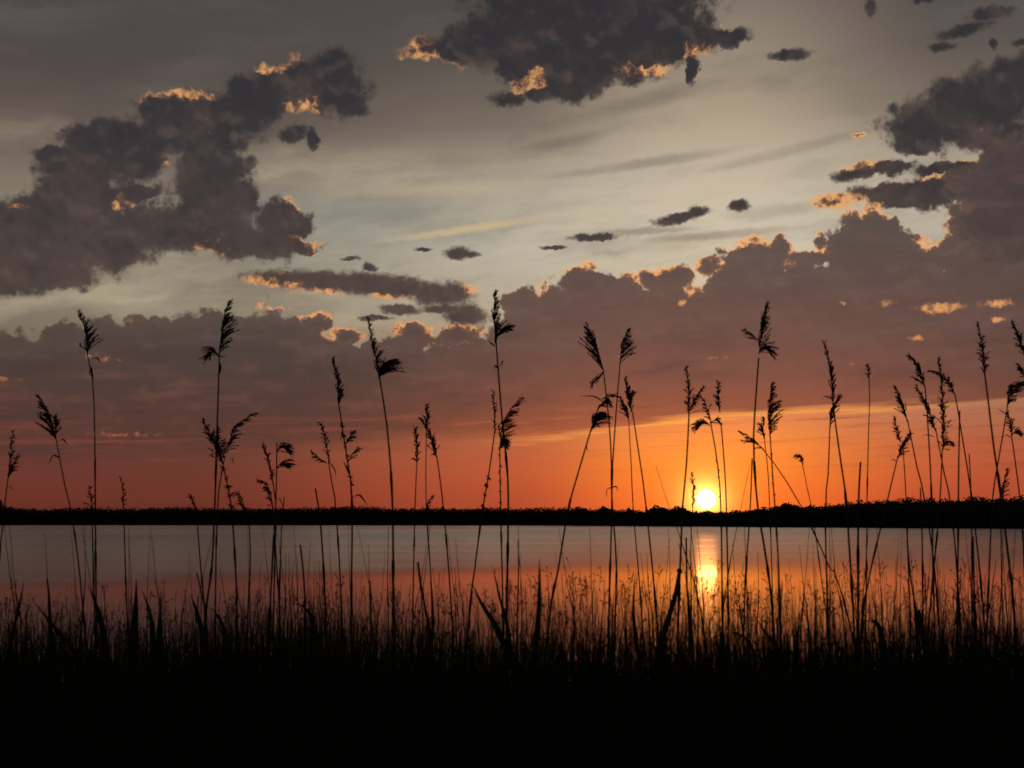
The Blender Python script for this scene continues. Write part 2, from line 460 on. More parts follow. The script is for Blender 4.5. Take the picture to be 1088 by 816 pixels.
# ------------------------------------------------------------------ materials
def material(name, base, rough=0.85, var=0.35, scale=40.0, spec=0.15, base2=None):
    m = bpy.data.materials.new(name)
    m.use_nodes = True
    nt = m.node_tree
    b = nt.nodes['Principled BSDF']
    q = G(nt)
    tc = nt.nodes.new('ShaderNodeTexCoord')
    n = q.noise(tc.outputs['Object'], scale, 4.0, 0.6)
    lo = tuple(c * (1 - var) for c in base)
    hi = base2 or tuple(c * (1 + var) for c in base)
    nt.links.new(q.mix(q.step(n, 0.3, 0.7), lo, hi), b.inputs['Base Color'])
    b.inputs['Roughness'].default_value = rough
    b.inputs['Specular IOR Level'].default_value = spec
    return m


M_REED = material('dry_reed', (0.050, 0.036, 0.020), base2=(0.070, 0.052, 0.028), spec=0.1)
M_PLUME = material('reed_plume', (0.040, 0.028, 0.020), spec=0.05)
M_LEAF = material('reed_leaf', (0.030, 0.038, 0.014), spec=0.1)
M_GRASS = material('bank_grass', (0.026, 0.034, 0.012), scale=6.0, spec=0.05)
M_SOIL = material('bank_soil', (0.040, 0.032, 0.022), scale=3.0, spec=0.1)
M_WOOD = material('wood_foliage', (0.030, 0.042, 0.018), scale=0.3, spec=0.05)
M_BARK = material('bark', (0.050, 0.040, 0.030), scale=2.0, spec=0.05)


def link(name, verts, faces, mat, parent=None, smooth=False):
    me = bpy.data.meshes.new(name)
    v = np.asarray(verts, dtype=np.float32)
    if isinstance(faces, np.ndarray):                # n x k array of indices
        n, k = faces.shape
        me.vertices.add(len(v))
        me.vertices.foreach_set('co', v.ravel())
        me.loops.add(n * k)
        me.loops.foreach_set('vertex_index', faces.astype(np.int32).ravel())
        me.polygons.add(n)
        me.polygons.foreach_set('loop_start', np.arange(0, n * k, k, dtype=np.int32))
        me.polygons.foreach_set('loop_total', np.full(n, k, dtype=np.int32))
        me.update(calc_edges=True)
        me.validate()
    else:
        me.from_pydata([tuple(map(float, p)) for p in v], [], faces)
    if smooth:
        me.polygons.foreach_set('use_smooth', np.ones(len(me.polygons), dtype=bool))
    me.materials.append(mat)
    o = bpy.data.objects.new(name, me)
    COL.objects.link(o)
    o.parent = parent
    return o


def tag(o, label=None, cat=None, group=None, kind=None):
    for k, v in (('label', label), ('category', cat), ('group', group), ('kind', kind)):
        if v:
            o[k] = v
    return o


def empty(name, loc):
    e = bpy.data.objects.new(name, None)
    COL.objects.link(e)
    e.location = loc
    e.empty_display_size = 0.1
    return e


rng = np.random.default_rng(11)

# ------------------------------------------------------------------ ground: one sheet, bank, lake bed, far shore
SHORE = [(-60, 960), (0, 944), (270, 890), (540, 835), (700, 690), (830, 590), (960, 535), (1088, 505), (1150, 495)]
CANOPY = [(-60, 536), (-8, 533), (0, 534), (4, 535), (10, 538.5), (20, 540.5), (60, 542), (80, 540), (120, 540.5), (140, 541.5), (170, 539.5), (200, 539.5), (230, 541), (300, 540), (340, 539.5), (380, 538),
          (400, 538.5), (420, 541), (470, 539.5), (490, 541), (520, 539.5), (545, 541.5), (560, 540.5), (575, 539.5), (590, 540.5), (615, 540), (630, 542), (640, 540), (660, 543), (678, 543.5), (695, 541),
          (715, 541), (728, 542), (735, 544), (770, 544.5), (790, 543.5), (800, 542), (815, 541), (835, 537), (850, 539), (870, 540), (890, 538), (910, 536), (940, 534.5), (960, 534), (1000, 534.5), (1030, 533), (1060, 533.5), (1088, 534), (1150, 533)]


def az_to_px(a):
    return 544 + 1511.0 * np.tan(a) * CP            # good near the horizon


def shore_dist(a):
    x = az_to_px(np.clip(a, -0.5, 0.5))
    return np.interp(x, *zip(*SHORE))


def canopy_top(a, dist):
    x = az_to_px(np.clip(a, -0.5, 0.5))
    return EYE + (553.5 - np.interp(x, *zip(*CANOPY))) / 1511.0 * dist


azs = np.concatenate([np.linspace(-math.pi, -0.5, 50, endpoint=False), np.linspace(-0.5, 0.5, 220, endpoint=False), np.linspace(0.5, math.pi, 50, endpoint=False)])
rad = np.concatenate([np.linspace(0.4, 14, 40), np.geomspace(15, 400, 24), np.linspace(420, 1300, 70), np.geomspace(1350, 9000, 14)])
A, D = np.meshgrid(azs, rad)
X, Y = D * np.sin(A), D * np.cos(A)
near = np.interp(Y, [-1e5, 4.6, 6.2, 8.5, 12, 1e5], [1.0, 1.0, 0.35, -0.15, -2.0, -2.0])
near = near + 0.05 * np.sin(X * 1.7 + 0.6) * np.cos(Y * 1.3) * (Y < 9)
sdist = shore_dist(A)
over = D - sdist
farh = np.interp(over, [-20, -3, 4, 12, 60, 400, 1e5], [-2, -0.4, 0.35, 0.9, 3.0, 6.0, 8.0])
Z = np.where((over > -20) & (np.abs(A) < 1.45) & (Y > 12), farh, near)
nr, na = A.shape
idx = np.arange(nr * na).reshape(nr, na)
i0, i1 = idx[:-1, :], idx[1:, :]
quads = np.stack([i0, np.roll(i0, -1, 1), np.roll(i1, -1, 1), i1], -1).reshape(-1, 4)
gv = np.stack([X, Y, Z], -1).reshape(-1, 3)
cen = len(gv)
gv = np.vstack([gv, [[0, 0, 1.0]]])
g_obj = link('ground', gv, quads[:, ::-1], M_SOIL)
tag(g_obj, kind='structure')

# ------------------------------------------------------------------ water
mw = bpy.data.materials.new('lake_water')
mw.use_nodes = True
nt = mw.node_tree
nt.nodes.remove(nt.nodes['Principled BSDF'])
q = G(nt)
gm = nt.nodes.new('ShaderNodeNewGeometry')
pos = gm.outputs['Position']
px_, py_, pz_ = q.sep(pos)
dist = q.v('LENGTH', pos)
# ripples: calm under the reeds' lee, ruffled by the wind farther out
warp = q.noise(q.tex(pos, (0, 0, 0), 0, (0.010, 0.022, 1), kind='POINT'), 1.0, 3.0, 0.5)
lee = q.step(px_, 6.0, -22.0, 1.0, 1.32)                 # the lee reaches less far out on one side
d2 = q.mul(q.mul(dist, lee), q.mad(warp, 0.6, 0.70))
ruffled = q.mad(q.step(d2, 64.0, 96.0), 0.66, q.m('MINIMUM', 0.6, q.m('MAXIMUM', 0.0, q.step(d2, 70.0, 260.0, 0.0, 0.5, kind='LINEAR'))))
band = q.noise(q.tex(pos, (0, 0, 0), 0, (0.004, 0.03, 1), kind='POINT'), 1.0, 3.0, 0.55)
rough = q.mad(ruffled, q.mad(band, 0.22, 0.09), 0.10)
rough = q.add(rough, q.step(dist, 50.0, 24.0, 0.0, 0.035))
band2 = q.noise(q.tex(pos, (0, 0, 0), 0, (0.013, 0.13, 1), kind='POINT'), 1.0, 4.0, 0.6)
rough = q.add(rough, q.mul(q.mul(ruffled, q.sub(band2, 0.5)), 0.20))
rough = q.mul(rough, q.step(d2, 330.0, 620.0, 1.0, 0.72))
rip = q.noise(q.tex(pos, (0, 0, 0), 0, (0.5, 2.0, 1), kind='POINT'), 1.0, 3.0, 0.5)
bump = nt.nodes.new('ShaderNodeBump')
bump.inputs['Distance'].default_value = 0.02
nt.links.new(q.step(dist, 10.0, 80.0, 0.30, 0.05), bump.inputs['Strength'])
nt.links.new(rip, bump.inputs['Height'])
gl = nt.nodes.new('ShaderNodeBsdfGlossy')
gl.distribution = 'BECKMANN'
gl.inputs['Color'].default_value = (1, 1, 1, 1)
nt.links.new(rough, gl.inputs['Roughness'])
nt.links.new(bump.outputs[0], gl.inputs['Normal'])
df = nt.nodes.new('ShaderNodeBsdfDiffuse')
df.inputs['Color'].default_value = (0.012, 0.016, 0.016, 1)
fr = nt.nodes.new('ShaderNodeFresnel')
fr.inputs['IOR'].default_value = 1.333
mx = nt.nodes.new('ShaderNodeMixShader')
# ruffled water turns steeper faces to the eye and mirrors less
nt.links.new(q.mul(fr.outputs[0], q.mad(ruffled, -0.25, 1.0)), mx.inputs[0])
nt.links.new(df.outputs[0], mx.inputs[1])
nt.links.new(gl.outputs[0], mx.inputs[2])
nt.links.new(mx.outputs[0], nt.nodes['Material Output'].inputs[0])
water = link('water', [(-3000, 5, 0), (3000, 5, 0), (3000, 1500, 0), (-3000, 1500, 0)], [(0, 1, 2, 3)], mw)
tag(water, kind='structure')


# ------------------------------------------------------------------ far wood
def clump(c, r, n, size, rs):
    """leaf clumps spread through an uneven crown"""
    d = rs.normal(size=(n, 3))
    d /= np.linalg.norm(d, axis=1)[:, None]
    rr = np.where(rs.random(n) < 0.3, rs.random(n) ** 0.5 * 0.8, 0.78 + 0.17 * rs.random(n))
    lump = 1 + 0.22 * np.sin(d[:, 0] * 5 + c[0]) * np.cos(d[:, 2] * 4 + c[1])
    p = np.asarray(c) + d * np.asarray(r) * (rr * lump)[:, None]
    u = rs.normal(size=(n, 3))
    u /= np.linalg.norm(u, axis=1)[:, None]
    w = np.cross(u, rs.normal(size=(n, 3)))
    w /= np.linalg.norm(w, axis=1)[:, None] + 1e-6
    s = size * rs.uniform(0.5, 1.2, n)[:, None]
    v = np.stack([p - u * s, p + w * s * 0.7, p + u * s, p - w * s * 0.7], 1).reshape(-1, 3)
    return v


wv = []
for a in np.arange(-0.46, 0.46, 0.0022):
    for row in range(3):
        aa = a + rng.uniform(-0.001, 0.001)
        d0 = float(shore_dist(aa)) + 4 + row * 12 + rng.uniform(0, 9)
        topz = float(canopy_top(aa, d0)) - rng.uniform(0, 1.0) * (1 if row else 1.5) + rng.uniform(-0.2, 0.5)
        if row == 0:
            topz -= 1.2
        topz += 0.5 + 0.7 * float(np.interp(az_to_px(aa), [780, 900], [0, 1]))
        rx = rng.uniform(3.5, 7.0)
        rz = max(2.2, topz * 0.52)
        wv.append(clump((d0 * math.sin(aa), d0 * math.cos(aa), topz - rz), (rx, rx, rz), 480, 0.42, rng))
wv = np.concatenate(wv)
wood = link('far_wood', wv, np.arange(len(wv)).reshape(-1, 4), M_WOOD)
tag(wood, 'dark wooded far shore running along the whole horizon beyond the lake', 'wood', kind='stuff')


def tube(pts, rads, n=6, cap=True):
    pts = [np.asarray(p, float) for p in pts]
    V, F = [], []
    ref = np.array([0.13, 1.0, 0.07])
    for i, p in enumerate(pts):
        t = pts[min(i + 1, len(pts) - 1)] - pts[max(i - 1, 0)]
        t = t / (np.linalg.norm(t) + 1e-9)
        u = np.cross(t, ref)
        if np.linalg.norm(u) < 1e-3:
            u = np.cross(t, (1, 0, 0))
        u /= np.linalg.norm(u)
        w = np.cross(t, u)
        for k in range(n):
            an = 2 * math.pi * k / n
            V.append(p + (u * math.cos(an) + w * math.sin(an)) * rads[i])
    for i in range(len(pts) - 1):
        for k in range(n):
            F.append((i * n + k, i * n + (k + 1) % n, (i + 1) * n + (k + 1) % n, (i + 1) * n + k))
    if cap:
        F.append(tuple(range(n))[::-1])
        F.append(tuple((len(pts) - 1) * n + k for k in range(n)))
    return V, F


def far_tree(px, ytop, halfw, label):
    a = math.atan((px - 544) / 1511.0 / CP)
    d0 = float(shore_dist(a)) + 14
    topz = EYE + (553.5 - ytop) / 1511.0 * d0
    rx = halfw / 1511.0 * d0
    base = Vector((d0 * math.sin(a), d0 * math.cos(a), 0.9))
    t = empty('broadleaf_tree', base)
    tag(t, label, 'tree', 'round trees standing out of the far wood')
    h = topz - 0.9
    v, f = tube([(0, 0, -0.3), (0.2, 0, h * 0.4), (0, 0.1, h * 0.8)], [0.4, 0.28, 0.1])
    for sx in (-1, 1, -0.5):
        v2, f2 = tube([(0.1, 0, h * 0.4), (sx * rx * 0.4, 0.3, h * 0.62), (sx * rx * 0.6, 0.4, h * 0.8)], [0.16, 0.1, 0.03])
        n = len(v)
        v = v + v2
        f = f + [tuple(k + n for k in q_) for q_ in f2]
    link('trunk', v, f, M_BARK, t)
    cs = [clump((0, 0, h * 0.62), (rx, rx, h * 0.38), 700, 0.55, rng)]
    for k in range(5):
        an = rng.uniform(0, 6.28)
        cs.append(clump((math.cos(an) * rx * 0.55, math.sin(an) * rx * 0.55, h * rng.uniform(0.45, 0.75)), (rx * 0.55, rx * 0.55, h * 0.2), 260, 0.5, rng))
    cs = np.concatenate(cs)
    link('crown', cs, np.arange(len(cs)).reshape(-1, 4), M_WOOD, t)


far_tree(1, 529.5, 6, 'tall dark tree at the left end of the far wood, higher than its neighbours')
far_tree(616, 538.5, 9, 'broad dark tree in the far wood behind the leaning reed left of the sun')
far_tree(642, 538.5, 8, 'rounded dark tree in the far wood behind the pair of crossing reeds')
far_tree(668, 540, 5, 'small dark tree standing alone in a dip of the far wood left of the sun')
far_tree(698, 537.5, 11, 'wide dark tree of the high clump in the far wood, left one of the two')
far_tree(720, 538, 9, 'dark tree of the high clump in the far wood, close left of the sun')
far_tree(835, 535.5, 13, 'big round dark tree where the far wood rises right of the sun')

# ------------------------------------------------------------------ reeds
def ground_z(Y):
    return float(np.interp(Y, [-1e5, 4.6, 6.2, 8.5, 12], [1.0, 1.0, 0.35, -0.15, -2.0]))


def spline(pts, n):
    """smooth curve through points (Catmull-Rom by chord length)"""
    P_ = [np.asarray(p, float) for p in pts]
    if len(P_) == 2:
        return [P_[0] + (P_[1] - P_[0]) * t for t in np.linspace(0, 1, n)]
    Q = [2 * P_[0] - P_[1]] + P_ + [2 * P_[-1] - P_[-2]]
    seg = [np.linalg.norm(P_[i + 1] - P_[i]) for i in range(len(P_) - 1)]
    cum = np.concatenate([[0], np.cumsum(seg)])
    out_ = []
    for s in np.linspace(0, cum[-1], n):
        i = min(int(np.searchsorted(cum, s, 'right')) - 1, len(seg) - 1)
        t = (s - cum[i]) / (seg[i] + 1e-9)
        a, b_, c, d = Q[i], Q[i + 1], Q[i + 2], Q[i + 3]
        out_.append(0.5 * (2 * b_ + (c - a) * t + (2 * a - 5 * b_ + 4 * c - d) * t ** 2 + (3 * b_ - a - 3 * c + d) * t ** 3))
    return out_


class Geo:
    def __init__(self):
        self.v, self.f = [], []

    def put(self, v, f):
        n = len(self.v)
        self.v.extend(v)
        self.f.extend(tuple(k + n for k in q_) for q_ in f)

    def tube(self, pts, rads, n=5):
        self.put(*tube(pts, rads, n))

    def seed(self, p, d, ln, wd):
        """one spikelet: a slim three-sided spindle"""
        d = d / (np.linalg.norm(d) + 1e-9)
        u = np.cross(d, (0.3, 1.0, 0.2))
        u /= np.linalg.norm(u) + 1e-9
        w = np.cross(d, u)
        m_ = p + d * ln * 0.4
        ring = [m_ + (u * math.cos(k * 2.094) + w * math.sin(k * 2.094)) * wd for k in range(3)]
        self.put([p, *ring, p + d * ln], [(0, 2, 1), (0, 3, 2), (0, 1, 3), (4, 1, 2), (4, 2, 3), (4, 3, 1)])

    def blade(self, pts, wid, fold=0.25, face=(1, 0, 0)):
        """a leaf: tapering, folded along its midrib"""
        n = len(pts)
        V, F = [], []
        fc = np.asarray(face, float)
        for i, p in enumerate(pts):
            t = pts[min(i + 1, n - 1)] - pts[max(i - 1, 0)]
            t = t / (np.linalg.norm(t) + 1e-9)
            u = fc - t * np.dot(fc, t)
            u /= np.linalg.norm(u) + 1e-9
            w = np.cross(t, u)
            s = i / (n - 1)
            k = wid * 0.5 * min(1, 0.55 + 1.8 * s) * (1 - s ** 2.2) + 0.0002
            V += [p - u * k, p + w * k * fold, p + u * k, p - w * 0.0006]
        for i in range(n - 1):
            a, b_ = i * 4, i * 4 + 4
            F += [(a, a + 1, b_ + 1, b_), (a + 1, a + 2, b_ + 2, b_ + 1), (a + 2, a + 3, b_ + 3, b_ + 2), (a + 3, a, b_, b_ + 3)]
        self.put(V, F)

    def out(self, name, mat, parent=None, origin=None):
        v = np.asarray(self.v, float)
        if origin is not None:
            v = v - np.asarray(origin, float)
        return link(name, v, self.f, mat, parent)


class Local:
    """metres at distance Y, for lengths given as they measure in the 1088-wide view"""
    def __init__(self, Y):
        self.Y = Y
        self.k = Y / 1511.0

    def p(self, x, y, dy=0.0):
        return np.array(at(x, y, self.Y)) + np.array((0, dy, 0))

    def line(self, pts, n, wob=0.0, rs=rng):
        ph = rs.uniform(0, 6)
        return [self.p(x, y, wob * math.sin(ph + i * 0.9)) for i, (x, y) in enumerate(spline(pts, n))]


def plume(geo_, L, axis, wid, side, n=42, droop=0.5, spread=20, prof='full', rs=rng, tail=0.0):
    """axis: base -> tip. side: which way the wind lays the branches, -1..1. wid: branch length."""
    ax = [np.array(p) for p in spline([(x, -y) for x, y in axis], 24)]
    scale_ = L.k
    o3 = L.p(axis[0][0], axis[0][1])
    o2 = ax[0]
    length = sum(np.linalg.norm(ax[i + 1] - ax[i]) for i in range(23))

    def to3(xy, dep):
        return o3 + np.array(((xy[0] - o2[0]) * scale_, dep * scale_, (xy[1] - o2[1]) * scale_))
    geo_.tube([to3(p, 0) for p in ax], [scale_ * (0.55 * (1 - i / 24) + 0.15) for i in range(24)], 4)
    for b_i in range(n):
        t = (b_i + rs.random()) / n * 0.97
        i = min(int(t * 23), 22)
        base = ax[i] + (ax[i + 1] - ax[i]) * (t * 23 - i)
        tan = ax[i + 1] - ax[i]
        tan = tan / (np.linalg.norm(tan) + 1e-9)
        pr = (0.55 + 0.45 * math.sin(math.pi * min(t * 1.7, 1))) * (1 - t) ** 0.65 + 0.14
        if prof == 'slim':
            pr = 0.6 * math.sin(math.pi * (0.15 + 0.8 * t)) + 0.3
        elif prof == 'low':
            pr = (1 - t) ** 1.3 + 0.10
        elif prof == 'tuft':
            pr = 0.8 + 0.2 * math.sin(5 * t)
        ln = 1.3 * wid * pr * rs.uniform(0.55, 1.1)
        sd = side if rs.random() < 0.5 + 0.45 * abs(side) else -side * 0.6
        ang = math.radians(sd * 26 + rs.normal(0, spread * 0.8))
        dirv_ = np.array((tan[0] * math.cos(ang) + tan[1] * math.sin(ang), -tan[0] * math.sin(ang) + tan[1] * math.cos(ang)))
        dep = rs.normal(0, 0.45)
        lat = np.array((side if abs(side) > 0.2 else rs.choice((-1, 1)) * 0.4, -droop))
        m_ = max(3, int(ln / 1.5))
        prev = None
        pts = []
        for j in range(m_ + 1):
            s = j / m_
            xy = base + ln * (dirv_ * s * (1 - 0.25 * s) + lat * s * s * 0.30)
            pts.append(to3(xy, dep * ln * s * 0.6))
        geo_.tube(pts, [scale_ * 0.20] * len(pts), 3)
        for j in range(1, m_ + 1):
            d_ = pts[j] - pts[j - 1]
            for _ in range(2):
                dd = d_ / (np.linalg.norm(d_) + 1e-9) + rs.normal(0, 0.17, 3)
                geo_.seed(pts[j] - d_ * rs.random(), dd, scale_ * rs.uniform(2.6, 4.6), scale_ * rs.uniform(0.30, 0.52))


def reed(label, Y, stem, plumes=(), leaves=(), thick=1.0, ragged=None, seed=0, group='reeds with feathery plumes on the bank'):
    """stem: picture points from the plume's foot down; runs on to the ground"""
    rs = np.random.default_rng(1000 + seed)
    L = Local(Y)
    (x1, y1), (x2, y2) = stem[-2], stem[-1]
    ygr = 553.5 + (EYE - ground_z(Y)) / Y * 1511.0 + 12
    foot = (x2 + (x2 - x1) / max(y2 - y1, 1) * (ygr - y2) * 0.6, ygr)
    n = 26
    pts = L.line(list(stem) + [foot], n, 0.004, rs)
    base = pts[-1]
    t = empty('reed', base)
    tag(t, label, 'reed', group)
    sg = Geo()
    rads = [L.k * thick * (0.62 + 0.65 * (i / n) ** 0.8) for i in range(n)]
    sg.tube(pts, rads, 6)
    # joints with a clasping sheath
    for j in range(4, n - 2, 4):
        a, b_ = pts[j], pts[j + 1]
        sg.tube([a, a + (b_ - a) * 0.3, b_], [rads[j] * 1.25, rads[j] * 1.6, rads[j] * 1.1], 6)
    pg = None
    for pl in plumes:
        pg = pg or Geo()
        plume(pg, L, rs=rs, **pl)
    if pg:
        pg.out('plume', M_PLUME, t, base)
    if ragged:                                       # torn sheaths hanging on the stem
        rg = sg
        y0, y1_, w_ = ragged[:3]
        sp = spline(list(stem) + [foot], 60)
        for _ in range(ragged[3] if len(ragged) > 3 else 26):
            cand = [p for p in sp if y0 <= p[1] <= y1_]
            p = cand[rs.integers(len(cand))]
            s = rs.choice((-1, 1))
            p0 = L.p(p[0], p[1])
            d_ = np.array((s * rs.uniform(0.15, 0.7), rs.normal(0, 0.3), rs.uniform(-0.4, 1.0)))
            ln = L.k * w_ * rs.uniform(0.6, 1.6)
            rg.blade([p0, p0 + d_ * ln * 0.5, p0 + d_ * ln + np.array((0, 0, -ln * 0.25))], L.k * rs.uniform(1.2, 2.4), face=(0.6, 0.5, 0.4))
    sg.out('stem', M_REED, t, base)
    for lf in leaves:
        lg = Geo()
        lg.blade(L.line(lf[0], 9, 0.0, rs), L.k * lf[1], face=(0.5, 0.6, 0.55))
        lg.out('leaf', M_LEAF, t, base)
    return t


def pl(axis, wid, side, n=42, **k):
    return dict(axis=axis, wid=wid, side=side, n=n, **k)


